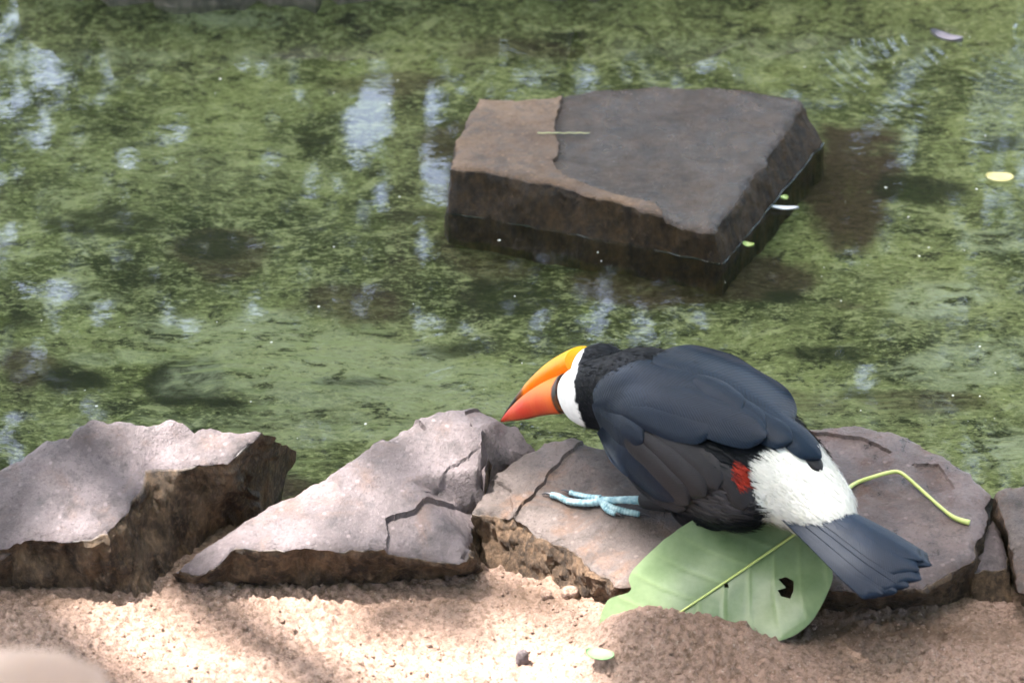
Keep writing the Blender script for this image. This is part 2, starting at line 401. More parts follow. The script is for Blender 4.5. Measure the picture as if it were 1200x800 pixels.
# ------------------------------------------------------------------ rocks
def rock(name, verts, material, label, steps=(), inner=(), sp=.0042, amp=.006, topamp=.0022, rows=14, group=None, cat='rock', zb=-.11, seed=0, flare=.02, rowpow=1.5):
    """verts: (px, py, z[, base px, base py, base z]); the top facets come from the coarse control points"""
    ctl = np.array([Pz(v[0], v[1], v[2]) for v in verts])
    cen = ctl.mean(0)
    base = []
    for v, p in zip(verts, ctl):
        if len(v) > 3:
            bz = v[5] if len(v) > 5 else .0
            base.append(Pz(v[3], v[4], bz))
        else:
            o = (p-cen)[:2]; o /= np.linalg.norm(o); base.append(np.array([p[0]+o[0]*flare, p[1]+o[1]*flare, zb]))
    base = np.array(base)
    inn = np.array([Pz(*v) for v in inner]) if len(inner) else np.zeros((0, 3))
    allc = np.concatenate([ctl, inn]); area = 0
    for i in range(len(ctl)):
        a, b = ctl[i], ctl[(i+1) % len(ctl)]; area += a[0]*b[1]-b[0]*a[1]
    if area < 0: ctl = ctl[::-1].copy(); base = base[::-1].copy()
    allc = np.concatenate([ctl, inn])
    cv, cf, co = cdt_fill(ctl[:, :2], inn[:, :2])
    cz = np.array([allc[o[0]][2] if len(o) else 0 for o in co])
    dn, src = densify(ctl, sp)
    # rugged rim
    tang = np.roll(dn, -1, 0)-np.roll(dn, 1, 0); nor = np.stack([tang[:, 1], -tang[:, 0]], 1); nor /= np.linalg.norm(nor, axis=1)[:, None]+1e-9
    jit = .0045*fbm(dn*28+seed, 3) + .002*fbm(dn*110+seed, 2)
    dn[:, :2] += nor*jit[:, None]
    mn, mx = dn[:, :2].min(0), dn[:, :2].max(0)
    gx, gy = np.meshgrid(np.arange(mn[0], mx[0], sp), np.arange(mn[1], mx[1], sp)); gp = np.stack([gx.ravel(), gy.ravel()], 1)
    gp += RNG.uniform(-.25, .25, gp.shape)*sp
    from_edge = np.min(np.hypot(gp[:, None, 0]-dn[None, ::2, 0], gp[:, None, 1]-dn[None, ::2, 1]), axis=1)
    gp = gp[inpoly(gp, dn[:, :2]) & (from_edge > sp*.6)]
    cons = []; stp = []
    for poly, dz in steps:
        pw = np.array([Pz(a, b, c)[:2] for a, b, c in poly]); stp.append((pw, dz))
        d2, _ = densify(np.c_[pw, np.zeros(len(pw))], sp*.7)
        tg = np.roll(d2, -1, 0)-np.roll(d2, 1, 0); nn = np.stack([tg[:, 1], -tg[:, 0]], 1); nn /= np.linalg.norm(nn, axis=1)[:, None]+1e-9
        d2 = d2[:, :2]+.003*fbm(np.c_[d2[:, :2]*60, d2[:, 0]*0+seed], 3)[:, None]*nn
        stp[-1] = (d2, dz)
        for off in (.0007, -.0007):
            e = d2+nn*off; e = e[inpoly(e, dn[:, :2])]; gp = np.concatenate([gp, e])
    tv, tf, to = cdt_fill(dn[:, :2], gp)
    n0 = len(dn)
    # order: make sure the first n0 outputs are the rim
    z = np.full(len(tv), -9.0); best = np.full(len(tv), -9.0)
    for f in cf:
        a, b, c_ = cv[f[0]], cv[f[1]], cv[f[2]]; den = (b[1]-c_[1])*(a[0]-c_[0])+(c_[0]-b[0])*(a[1]-c_[1])
        if abs(den) < 1e-12: continue
        l1 = ((b[1]-c_[1])*(tv[:, 0]-c_[0])+(c_[0]-b[0])*(tv[:, 1]-c_[1]))/den
        l2 = ((c_[1]-a[1])*(tv[:, 0]-c_[0])+(a[0]-c_[0])*(tv[:, 1]-c_[1]))/den; l3 = 1-l1-l2
        m = np.minimum(np.minimum(l1, l2), l3); u = m > best
        z[u] = (l1*cz[f[0]]+l2*cz[f[1]]+l3*cz[f[2]])[u]; best[u] = m[u]
    P = np.c_[tv, z]
    edge = np.min(np.hypot(P[:, None, 0]-dn[None, :, 0], P[:, None, 1]-dn[None, :, 1]), axis=1)
    P[:, 2] += topamp*(fbm(P*14+seed, 4)*1.6 + .35*fbm(P*90+seed, 3))
    stepv = np.zeros(len(P))
    for pw, dz in stp:
        ip = inpoly(P[:, :2], pw); P[ip, 2] += dz; stepv[ip] = 1
    P[:, 2] -= .004*np.exp(-edge/.004)
    rim = [None]*n0
    for i, o in enumerate(to):
        for k in o:
            if k < n0: rim[k] = i
    ok = [k for k in range(n0) if rim[k] is not None]
    V = [tuple(p) for p in P]; F = [tuple(f) for f in tf]; side = [0.0]*len(V)
    prev = [rim[k] for k in ok]
    R0 = P[prev]
    bs = []
    m = len(ctl)
    for k in ok:
        i, f = src[k]; bs.append(base[i]*(1-f)+base[(i+1) % m]*f)
    bs = np.array(bs); nr = nor[ok]
    for r in range(1, rows+1):
        t = (r/rows)**rowpow
        p = R0*(1-t)+bs*t
        nz = fbm(p*np.array([26, 26, 16])+seed, 4)*1.3 + .8*np.abs(fbm(p*np.array([70, 70, 34])+seed+5, 4))+.4*fbm(p*150+seed, 2)
        am = .85*amp*min(1, r/3.0)
        p[:, :2] += nr*(nz*am)[:, None]; p[:, 2] += .35*am*fbm(p*40+seed+9, 2)
        st = len(V); V += [tuple(q_) for q_ in p]; side += [1.0]*len(p)
        cur = list(range(st, st+len(p))); L = len(cur)
        for k in range(L):
            F.append((prev[k], cur[k], cur[(k+1) % L], prev[(k+1) % L]))
        prev = cur
    F.append(tuple(prev[::-1]))
    me = mesh(name, V, F, True, 48); attr(me, 'side', side); attr(me, 'step', np.r_[stepv, np.zeros(len(V)-len(stepv))])
    bm = bmesh.new(); bm.from_mesh(me); bmesh.ops.recalc_face_normals(bm, faces=bm.faces); bm.to_mesh(me); bm.free()
    o = link(name, me, None, material); tag(o, label, cat, group)
    return o
def bvh_of(o):
    me = o.data; return BVHTree.FromPolygons([v.co for v in me.vertices], [p.vertices for p in me.polygons])

rockA = rock('rock', [(-60, 575, .10, ), (0, 545, .12), (60, 515, .14), (112, 489, .155), (190, 492, .15), (270, 500, .142), (304, 506, .137, 342, 530, .03), (296, 516, .133, 335, 556, .0), (284, 525, .130, 312, 596, 0), (266, 540, .124, 290, 618, 0), (238, 542, .122, 250, 640, 0), (204, 545, .12, 214, 664, 0), (170, 547, .118, 168, 708, 0), (161, 572, .108, 158, 712, 0), (152, 592, .10, 150, 706, 0),
    (126, 622, .092, 125, 700, 0), (76, 629, .088, 75, 696, 0), (28, 629, .086, 28, 690, 0), (8, 640, .07, 5, 690, 0), (-60, 640, .07, -60, 690, 0)], M['rock_mauve'],
    'angular grey rock with a scooped sunlit top and deep rough broken front face', inner=[(60, 600, .10), (130, 545, .118), (200, 520, .13), (30, 580, .105), (110, 600, .098), (160, 520, .134)], seed=1, amp=.009)
rockB = rock('rock', [(203, 668, .036, 205, 672, .01), (240, 640, .058), (300, 600, .08), (340, 578, .09), (400, 545, .105), (440, 518, .115), (478, 489, .122), (520, 478, .122), (555, 477, .118), (590, 489, .108), (614, 504, .098), (626, 520, .085),
    (600, 545, .07, 595, 560, 0), (574, 566, .06, 575, 590, 0), (560, 600, .05, 565, 640, 0), (548, 648, .055, 560, 672, 0), (538, 652, .064, 540, 678, 0), (500, 645, .067, 500, 682, 0), (455, 641, .072, 452, 686, 0), (380, 640, .075, 380, 690, 0), (310, 637, .075, 300, 690, 0), (276, 640, .072, 258, 690, 0), (236, 670, .045, 226, 688, .0)],
    M['rock_mauve'], 'flat slab rock with cracked layered top, half in bright sunlight', inner=[(566, 502, .118), (562, 545, .098), (556, 590, .082), (545, 630, .07), (480, 560, .098), (400, 590, .088), (330, 610, .08)],
    steps=[([(455, 660, .07), (453, 611, .078), (487, 597, .082), (500, 583, .085), (526, 572, .09), (556, 556, .095), (575, 600, .07), (560, 670, .05)], -.0065),
           ([(500, 572, .09), (530, 545, .098), (566, 528, .1), (575, 560, .09), (545, 565, .09)], -.003), ([(458, 516, .115), (500, 500, .118), (480, 485, .12), (440, 510, .116)], -.006),
           ([(545, 480, .12), (552, 500, .118), (570, 496, .118), (640, 520, .09), (600, 470, .11)], -.004)], seed=2, amp=.007)
rockC = rock('rock', [(556, 598, .062, 566, 662, 0), (572, 566, .072), (602, 543, .078), (638, 521, .086), (670, 514, .088), (704, 520, .086), (770, 526, .085), (850, 548, .082), (900, 585, .076), (890, 630, .066), (840, 655, .058, 835, 690, 0), (790, 676, .054, 785, 700, 0),
    (756, 692, .05, 745, 712, 0), (722, 682, .05, 712, 712, 0), (690, 658, .05, 676, 706, 0), (650, 632, .053, 640, 690, 0), (612, 612, .057, 606, 676, 0), (580, 599, .06, 582, 668, 0)],
    M['rock_brown'], 'brown and grey rock under the toucan that its foot stands on', inner=[(610, 570, .074), (690, 545, .084), (720, 600, .073), (800, 620, .068)], steps=[([(560, 560, .07), (600, 575, .072), (600, 600, .066), (640, 560, .08), (690, 510, .088), (600, 500, .08)], .004)], seed=3, amp=.008)
rockD = rock('rock', [(910, 520, .085), (948, 501, .087), (1002, 496, .087), (1060, 509, .086), (1112, 538, .081), (1150, 564, .076), (1161, 577, .074, 1168, 600, .01), (1154, 606, .068, 1160, 650, 0), (1140, 652, .058, 1146, 695, 0), (1122, 662, .056, 1124, 705, 0), (1080, 683, .053, 1080, 712, 0),
    (1030, 692, .05, 1028, 716, 0), (985, 694, .05, 980, 718, 0), (930, 680, .052, 925, 712, 0), (890, 640, .06, 885, 680, 0), (890, 565, .078)],
    M['rock_red'], 'flat reddish grey rock holding the curled leaf stalk beneath the tail', inner=[(1000, 560, .08), (1080, 590, .073), (1030, 640, .062)], steps=[([(905, 530, .085), (950, 505, .087), (1010, 510, .087), (1045, 530, .083), (1010, 545, .082), (960, 560, .08), (940, 570, .08)], -.004), ([(1070, 545, .08), (1100, 545, .08), (1120, 570, .076), (1095, 575, .076)], -.003)], seed=4, amp=.006)
rockE = rock('rock', [(1160, 606, .05), (1172, 598, .05), (1180, 660, .034, 1188, 706, .0), (1162, 664, .034, 1165, 708, 0), (1140, 668, .034, 1140, 702, 0), (1146, 640, .042, 1140, 680, 0)], M['rock_mauve'],
    'small wedge rock jammed upright between two larger rocks', sp=.003, amp=.003, rows=10, seed=5)
rockF = rock('rock', [(1168, 574, .078), (1200, 562, .082), (1290, 545, .085), (1290, 690, .05, 1290, 720, 0), (1222, 694, .045, 1224, 716, 0), (1196, 688, .045, 1200, 712, 0), (1188, 650, .052, 1194, 700, 0), (1178, 612, .066, 1190, 660, 0)], M['rock_brown'],
    'broad brown rock leaning over the small wedge rock, away from the toucan', seed=6, amp=.006)
rockG = rock('rock', [(-60, 596, .09), (-10, 590, .088), (10, 606, .082), (22, 630, .07, 30, 668, 0), (4, 650, .06, 8, 684, 0), (-60, 656, .06, -60, 690, 0)], M['rock_brown'],
    'dark cracked rock lump against the scooped grey rock', seed=7, sp=.0035, amp=.006)
block = rock('stone_block', [(527, 194, .056, 525, 252, 0), (534, 168, .056, ), (546, 140, .056), (562, 113, .056), (604, 116, .056), (652, 114, .056), (664, 106, .054), (700, 100, .053), (760, 95, .053), (850, 98, .053), (936, 109, .053, 950, 150, -.01), (942, 114, .052, 968, 178, -.01),
    (922, 146, .052, 940, 212, -.01), (880, 206, .051, 892, 268, -.01), (836, 266, .05, 848, 318, -.01), (790, 254, .05, 790, 306, -.01), (740, 240, .05, 740, 297, -.01), (690, 226, .052, 690, 288, -.01), (650, 214, .054, 650, 281, -.01), (600, 204, .056, 600, 272, -.01)],
    M['rock_block'], 'square dark brown stone block standing in the pond water', cat='stone block', inner=[(655, 190, .054), (652, 150, .054), (760, 170, .0505), (850, 180, .052)],
    steps=[([(664, 100, .054), (655, 125, .054), (650, 150, .054), (656, 170, .054), (648, 190, .054), (660, 205, .053), (720, 226, .051), (770, 238, .05), (800, 290, .05), (900, 300, .05), (1000, 120, .05), (960, 80, .05), (680, 80, .05)], -.006)],
    seed=8, amp=.0035, topamp=.0016, sp=.005, rows=12)
# a taller skirt below the water line so that the block reaches the bed
bm = bmesh.new(); bm.from_mesh(block.data)
low = [f for f in bm.faces if len(f.verts) > 20]
for f in low:
    for v in f.verts: v.co.z = -.13
bm.to_mesh(block.data); bm.free()

mnp = [Pz(a, b_, 0) for a, b_ in ((522, 232), (524, 250), (560, 258), (600, 265), (650, 274), (690, 281), (740, 290), (790, 299), (846, 310), (893, 258), (941, 202), (969, 168))]
mnb = bvh_of(block); mc = catmull(mnp, 200); mpts = []
for p in mc:
    nr = mnb.find_nearest(Vector((p[0], p[1], .0005))); mpts.append((nr[0][0], nr[0][1], .0004))
mpts = np.array(mpts)
for _ in range(2): mpts[1:-1] = (mpts[:-2]+2*mpts[1:-1]+mpts[2:])/4
V, F = tube(mpts, .0002+.0011*np.clip(.35+1.6*fbm(mpts*22, 2), 0, 1), 8)
struct(link('water_meniscus', mesh('water_meniscus', V, F), None, M['meniscus']))
far = [(60, -2, 70, 44, .12), (150, 2, 75, 40, .13), (245, 10, 95, 46, .14), (335, 6, 70, 40, .11), (420, 0, 70, 40, .12), (520, -6, 90, 40, .15), (625, -8, 80, 40, .13), (720, -6, 75, 40, .12), (820, -10, 85, 40, .14), (920, -12, 80, 40, .13), (1030, -14, 90, 40, .13), (1140, -16, 90, 40, .13)]
for i, (px, py, wpx, dpx, hh) in enumerate(far):
    vs_ = []
    for k in range(9):
        a = 2*math.pi*k/9+.3; rr = 1+.10*math.sin(i*2.3+k*1.9)
        b = Pz(px, py, 0); x0 = b[0]+math.copysign(abs(math.cos(a))**.6, math.cos(a))*wpx*.00085*rr; y0 = b[1]+.114+math.copysign(abs(math.sin(a))**.45, math.sin(a))*.11*rr
        p = proj([x0, y0, hh*(.8+.2*math.sin(k*2.1+i))])[0]
        vs_.append((p[0], p[1], hh*(.8+.2*math.sin(k*2.1+i))))
    rock('bank_rock', vs_, M['rock_far'], 'pale weathered rock in the row edging the far bank of the pond', sp=.012, amp=.006, rows=8, flare=.012, group='rocks along the far bank', seed=20+i, zb=-.10)

# foreground boulder, out of focus, just inside the lower corner
def boulder(center, rx, ry, rz, seed, n=40):
    V = []; F = []
    for i in range(n+1):
        th = math.pi*i/n
        for j in range(2*n):
            ph = math.pi*j/n; V.append((math.sin(th)*math.cos(ph), math.sin(th)*math.sin(ph), math.cos(th)))
    V = np.array(V); V = np.sign(V)*np.abs(V)**.8
    V = V*(1+.10*fbm(V*1.6+seed, 4))[:, None]*np.array([rx, ry, rz])+np.array(center)
    return V, grid_faces(n+1, 2*n, True)
b0 = CAM + ray(-110, 806)*1.9
V, F = boulder((b0[0], b0[1], .0), .36, .30, b0[2], 3)
V[:, 2] += b0[2]-V[:, 2].max(); V[:, 2] = np.maximum(V[:, 2], -.1)
me = mesh('boulder', V, F); attr(me, 'side', np.zeros(len(V)))
q = NB('tan_stone'); q.col(q.mix(q.noise(12, 5), (.40, .29, .24), (.46, .35, .30))); q.rough(.9); q.nrm(q.bump(q.noise(60, 5), .5, .006)); M['tan'] = q.m
tag(link('boulder', me, None, M['tan']), 'smooth rounded tan boulder standing apart on the sandy side', 'boulder')

# ------------------------------------------------------------------ sand crumbs and pebbles
def crumbs(n):
    ico = bmesh.new(); bmesh.ops.create_icosphere(ico, subdivisions=1, radius=1); iv = np.array([v.co[:] for v in ico.verts]); jf = np.array([[v.index for v in f.verts] for f in ico.faces]); ico.free()
    Vs, Fs = [], []
    x = RNG.uniform(-.70, .72, n*3); y = RNG.uniform(-1.0, -.42, n*3)
    dens = fbm(pts3(x*9, y*9, 3.3), 3); k = dens > RNG.uniform(-.7, .6, n*3); x, y = x[k][:n], y[k][:n]
    z = sand_h(x, y); r = .0008*np.exp(RNG.normal(0, .55, len(x))); r = np.clip(r, .0006, .0045)
    for i in range(len(x)):
        v = iv*(1+RNG.uniform(-.3, .3, (len(iv), 1)))*r[i]*np.array([1, 1, .75])+np.array([x[i], y[i], z[i]+r[i]*.2])
        Fs.append(jf+len(iv)*i); Vs.append(v)
    return np.concatenate(Vs), np.concatenate(Fs)
V, F = crumbs(12000)
me = fastmesh('sand_crumbs', V, F); attr(me, 'damp', np.zeros(len(V)))
o = link('sand_crumbs', me, None, M['sand']); o['kind'] = 'stuff'; o['label'] = 'crumbs of dry tan earth scattered over the sand'; o['category'] = 'earth crumbs'
def pebble(px, py, r, m, label, zs=1.0, seed=0):
    z = sand_z(px, py); p = Pz(px, py, z)
    V, F = boulder((0, 0, 0), r, r*.8, r*zs, seed, 12)
    me = mesh('pebble', V, F); attr(me, 'side', np.zeros(len(V)))
    o = link('pebble', me, None, m); o.location = (p[0], p[1], z+r*zs*.45); tag(o, label, 'pebble', 'pebbles in the sand'); return o
pebble(612, 776, .007, M['rock_mauve'], 'small upright grey pebble standing alone on the sunlit sand', 1.6, 3)
pebble(668, 698, .010, M['sand'], 'brown earth-caked pebble under the front of the foot rock', .8, 5)
pebble(640, 700, .007, M['sand'], 'small dull pebble beside the earth-caked one', .8, 8)

# ------------------------------------------------------------------ fallen leaf
def leaf_z(px, py): return .097 - (py-598)/152*.080 + .010*math.sin((px-700)/75.0) - .004 + .014*float(sstep(870, 975, px))*float(sstep(760, 640, py))
out = [(700, 735), (712, 703), (738, 692), (737, 676), (748, 660), (775, 635), (805, 613), (835, 601), (865, 596), (900, 597), (935, 605), (962, 630), (976, 668), (968, 698), (950, 728), (928, 745), (905, 753),
       (870, 770), (800, 790), (740, 790), (712, 778), (690, 765), (693, 750)]
holes = [[(912, 678), (922, 675), (930, 680), (930, 692), (926, 701), (915, 698), (911, 691), (921, 688)], [(848, 683), (853, 683), (854, 688), (849, 688)]]
O = np.array(out, float); Od, _ = densify(catmull(np.r_[O, O[:1]], 140)[:-1], 5)
Od = Od + .8*np.stack([fbm(np.c_[Od*.05, Od[:, :1]*0+1], 2), fbm(np.c_[Od*.05, Od[:, :1]*0+7], 2)], 1)
gx, gy = np.meshgrid(np.arange(688, 980, 2.4), np.arange(592, 794, 2.4)); gp = np.stack([gx.ravel(), gy.ravel()], 1); gp = gp[inpoly(gp, Od)]
for hp in holes:
    gp = gp[~inpoly(gp, hp)]
cons = [densify(np.array(hp, float), 2)[0] for hp in holes]; cons = [np.r_[c_, c_[:1]] for c_ in cons]
tv, tf, _ = cdt_fill(Od, gp, cons)
tf = [f for f in tf if not any(inpoly(tv[list(f)].mean(0), hp)[0] for hp in holes)]
MR = np.array([(700, 790), (760, 742), (815, 705), (870, 668), (925, 630), (958, 606), (985, 582)], float)      # midrib
mrd = catmull(MR, 80)
dmr = np.hypot(tv[:, None, 0]-mrd[None, :, 0], tv[:, None, 1]-mrd[None, :, 1]).min(1)
axis_dir = np.array([.82, -.57])
along = tv@axis_dir; sidev = tv@np.array([.57, .82]) - (mrd[40]@np.array([.57, .82]))
vein = np.abs(((along + .55*np.abs(sidev) + 6*np.sin(np.abs(sidev)*.03))/36.0) % 1 - .5)       # secondary veins
veinm = np.exp(-(vein/.06)**2)*np.clip(1-dmr/130, 0, 1)
P = []
for i, (px, py) in enumerate(tv):
    z = leaf_z(px, py) + .010*min(1, dmr[i]/90) + .0025*math.sin(px*.045)*math.sin(py*.05) + .0007*veinm[i]
    P.append(Pz(px, py, z))
P = np.array(P); nP = len(P)
under = P + np.array([0, .0004, -.0009])
V = np.r_[P, under]; F = [tuple(f) for f in tf] + [tuple(j+nP for j in f[::-1]) for f in tf]
leaf = bpy.data.objects.new('fallen_leaf', None); COL.objects.link(leaf); leaf.location = Pz(860, 690, .05)
bpy.context.view_layer.update()
tag(leaf, 'large pale green fallen leaf with a chewed hole, half buried in sand', 'leaf')
def under_parent(o, par):
    o.parent = par; o.matrix_parent_inverse = Matrix.Translation(par.location).inverted() if par.type == 'EMPTY' and par.parent is None else Matrix.Identity(4)
    return o
q = NB('leaf_green')
c = q.mix(q.ramp(q.noise(16, 6, .65), [(.3, 0), (.7, 1)]), (.115, .180, .080), (.25, .325, .175))
c = q.mix(q.ramp(q.noise(40, 5, .7), [(.66, 0), (.78, .5)]), c, (.20, .15, .07))
c = q.mix(q.attr('vein'), c, (.36, .46, .20))
q.col(c); q.rough(.33); q.spec(.5); q.nrm(q.bump(q.noise(220, 4, .6), .25, .001))
tl = q.n.new('ShaderNodeBsdfTranslucent'); q.l.new(c, tl.inputs[0]); ms = q.n.new('ShaderNodeMixShader'); ms.inputs[0].default_value = .25
q.l.new(q.b.outputs[0], ms.inputs[1]); q.l.new(tl.outputs[0], ms.inputs[2]); q.l.new(ms.outputs[0], q.n['Material Output'].inputs[0]); M['leaf'] = q.m
me = mesh('blade', V, F, True, 60); attr(me, 'vein', np.r_[veinm*.25, veinm*.25])
under_parent(link('blade', me, None, M['leaf']), leaf)
q = NB('leaf_stalk'); q.col(q.mix(q.noise(50, 4), (.38, .46, .13), (.52, .58, .20))); q.rough(.45); M['stalk'] = q.m
mp = []
for px, py in catmull(MR, 40):
    z = leaf_z(px, py) + .0025*math.sin(px*.045)*math.sin(py*.05); mp.append(Pz(px, py, z+.0012))
V, F = tube(mp, np.linspace(.0007, .0019, 40), 8); under_parent(link('midrib', mesh('midrib', V, F), None, M['stalk']), leaf)
BD = bvh_of(rockD)
def on_rock(b, px, py, fallback=.07):
    h_ = b.ray_cast(Vector(CAM), Vector(ray(px, py)).normalized())
    return np.array(h_[0]) if h_[0] is not None else Pz(px, py, fallback)
st = [mp[-1]]
for px, py, lift in ((1000, 571, .004), (1020, 565, .006), (1040, 561, .008), (1052, 560, .008), (1062, 565, .007), (1080, 578, .004), (1100, 595, .003), (1118, 609, .003), (1136, 615, .003)):
    st.append(on_rock(BD, px, py)+np.array([0, 0, lift]))
sp_ = catmull(st, 60); V, F = tube(sp_, np.r_[np.linspace(.0024, .0021, 50), np.linspace(.0024, .0033, 10)], 10)
under_parent(link('stalk', mesh('stalk', V, F), None, M['stalk']), leaf)

# ------------------------------------------------------------------ floating bits
def flat_leaf(name, px, py, lpx, wpx, ang, colr, label, cat, z=.002, curl=.004):
    c0 = Pz(px, py, z); L = lpx*.00105; W = wpx*.0021; V = []; n = 12; ca, sa = math.cos(ang), math.sin(ang)
    for i in range(n+1):
        u = i/n*2-1; ww = W/2*math.sqrt(max(0, 1-abs(u)**2.2))+.0002
        for v in (-1, -.5, 0, .5, 1):
            a, b = u*L/2, v*ww; V.append((c0[0]+a*ca-b*sa, c0[1]+a*sa+b*ca, z+curl*(u*u*.5+v*v*.6)))
    n5 = len(V); F = grid_faces(n+1, 5); V = V+[(p[0], p[1], p[2]-.0009) for p in V]; F = F+[tuple(j+n5 for j in f[::-1]) for f in F]
    q = NB(name+'_mat'); q.col(q.mix(q.noise(90, 4), tuple(c_*.6 for c_ in colr), colr)); q.rough(.4)
    return tag(link(name, mesh(name, V, F), None, q.m), label, cat)
flat_leaf('floating_leaf', 1171, 209, 36, 12, -.1, (.62, .55, .22), 'small yellow oval leaf floating on the pond', 'leaf')
flat_leaf('floating_leaf', 1109, 47, 50, 9, -.62, (.17, .155, .20), 'narrow purplish grey leaf floating near the far bank', 'leaf', curl=.010)
flat_leaf('floating_leaf', 920, 245, 34, 4, -.05, (.62, .66, .72), 'thin whitish sliver floating beside the stone block', 'leaf')
flat_leaf('floating_leaf', 877, 288, 15, 5, -.4, (.38, .50, .16), 'tiny green leaf floating by the front corner of the block', 'leaf')
flat_leaf('floating_leaf', 919, 233, 10, 5, .6, (.38, .52, .20), 'tiny green leaf floating next to the whitish sliver', 'leaf')
n_ = 90; px_ = RNG.uniform(0, 1200, n_); py_ = RNG.uniform(60, 520, n_); V = []; F = []
for i in range(n_):
    p = Pz(px_[i], py_[i], .0012); s_ = RNG.uniform(.0006, .0022); a = RNG.uniform(0, 3.14); el = RNG.uniform(.3, 1)
    for k in range(6):
        th = 2*math.pi*k/6; u_, v_ = s_*math.cos(th), s_*el*math.sin(th); V.append((p[0]+u_*math.cos(a)-v_*math.sin(a), p[1]+u_*math.sin(a)+v_*math.cos(a), .0012+.0005*(k % 2)))
    F.append(tuple(range(i*6, i*6+6)))
q = NB('speck'); q.col((.55, .56, .5)); q.rough(.6)
o = link('floating_specks', mesh('floating_specks', V, F, False), None, q.m); o['kind'] = 'stuff'; o['label'] = 'tiny pale specks of debris floating on the pond'; o['category'] = 'debris'
zs_ = sand_z(703, 768)+.006
flat_leaf('leaf_scrap', 703, 768, 30, 9, -.35, (.24, .38, .18), 'small curled green leaf scrap lying on the sand', 'leaf', z=zs_)
BB = bvh_of(block)
V, F = tube([on_rock(BB, 630+i*6.2, 158+(.8 if i % 2 else 0))+np.array([0, 0, .003]) for i in range(11)], [.0009]*10+[.0003], 6)
q = NB('straw'); q.col((.42, .42, .22)); q.rough(.5)
tag(link('grass_blade', mesh('grass_blade', V, F), None, q.m), 'pale dry grass blade lying across the stone block', 'grass blade')

# ------------------------------------------------------------------ toucan
BF = np.array([-.72, .694, 0]); BR = np.array([.694, .72, 0]); BZ = np.array([0, 0, 1.0])     # forward, right, up of the bird
BO = np.array([.222, -.494, 0.0])
def bl(f, r, z): return BO + BF*f + BR*r + BZ*z
def uncoord(p):
    d = np.atleast_2d(p)-BO; return d@BF, d@BR, d[:, 2]
toucan = bpy.data.objects.new('toucan', None); COL.objects.link(toucan); toucan.location = BO+np.array([0, 0, .075])
tag(toucan, 'black toucan with white rump and orange bill bending down to drink from the pond', 'toucan')
TINV = Matrix.Translation(toucan.location).inverted()
def part(name, me, material, parent=None):
    o = link(name, me, parent or toucan, material)
    if parent is None: o.matrix_parent_inverse = TINV
    return o
def loft(stations, n=48, nv=28):
    """stations: (f, r, z, half width, half height)"""
    S = catmull(stations, n); V = []
    for i in range(n):
        t = S[min(i+1, n-1)][:3]-S[max(i-1, 0)][:3]; t3 = BF*t[0]+BR*t[1]+BZ*t[2]; t3 /= np.linalg.norm(t3)
        a = np.cross(t3, BZ); a /= np.linalg.norm(a); b = np.cross(a, t3); c_ = bl(*S[i][:3])
        for k in range(nv):
            th = 2*math.pi*k/nv; V.append(c_+a*S[i][3]*math.cos(th)+b*S[i][4]*math.sin(th))
    F = grid_faces(n, nv, True); F.append(tuple(range(nv))[::-1]); F.append(tuple((n-1)*nv+k for k in range(nv)))
    return np.array(V), F
def ellipsoid(c_, ax, r, n=20):
    V = []
    for i in range(n+1):
        th = math.pi*i/n
        for j in range(2*n):
            ph = math.pi*j/n; u = (math.cos(th)*r[0], math.sin(th)*math.cos(ph)*r[1], math.sin(th)*math.sin(ph)*r[2])
            V.append(np.array(c_)+ax[0]*u[0]+ax[1]*u[1]+ax[2]*u[2])
    return np.array(V), grid_faces(n+1, 2*n, True)
pieces = [loft([(-.178, 0, .132, .012, .010), (-.160, 0, .138, .030, .026), (-.13, 0, .145, .042, .038), (-.085, 0, .158, .056, .054), (-.03, 0, .163, .071, .063), (.025, 0, .167, .075, .065),
                (.07, 0, .169, .068, .063), (.105, -.002, .173, .054, .058), (.135, -.002, .164, .041, .049), (.160, -.002, .154, .036, .043), (.185, -.004, .143, .032, .038), (.203, -.006, .136, .026, .032), (.213, -.006, .131, .018, .024)])]
AX = (BF, BR, BZ)
pieces.append(ellipsoid(Pz(706, 440, .150), AX, (.038, .034, .037)))      # crown of the head
for sgn in (-1, 1):
    ax0 = BF*.97+BZ*.24; ax0 /= np.linalg.norm(ax0); ax2 = np.cross(ax0, BR); ax2 = ax2 if ax2[2] > 0 else -ax2
    pieces.append(ellipsoid(bl(-.005, sgn*.052+(-.006 if sgn > 0 else 0), .159), (ax0, BR, ax2), (.105, .032 if sgn < 0 else .028, .056)))
pieces.append(ellipsoid(bl(-.015, -.045, .115), AX, (.045, .030, .040)))      # thighs
pieces.append(ellipsoid(bl(-.015, .045, .115), AX, (.045, .030, .040)))
RUMP = np.array(Pz(920, 562, .160)); RAX0 = np.array([.72, -.66, -.20]); RAX0 /= np.linalg.norm(RAX0); RAX1 = np.cross(BZ, RAX0); RAX1 /= np.linalg.norm(RAX1); RAX2 = np.cross(RAX0, RAX1)
pieces.append(ellipsoid(RUMP, (RAX0, RAX1, RAX2), (.039, .036, .033)))
V = []; F = []
for v, f in pieces:
    b = sum(len(q_) for q_ in V); V.append(v); F += [tuple(j+b for j in p) for p in f]
tmp = link('tmp', mesh('tmp', np.concatenate(V), F))
md = tmp.modifiers.new('r', 'REMESH'); md.mode = 'VOXEL'; md.voxel_size = .0042
md = tmp.modifiers.new('s', 'SMOOTH'); md.iterations = 9; md.factor = .6
dg = bpy.context.evaluated_depsgraph_get(); bme = bpy.data.meshes.new_from_object(tmp.evaluated_get(dg))
bpy.data.objects.remove(tmp); bme.name = 'body'
bv = np.array([v.co[:] for v in bme.vertices])
lean_n = fbm(bv*60, 3)
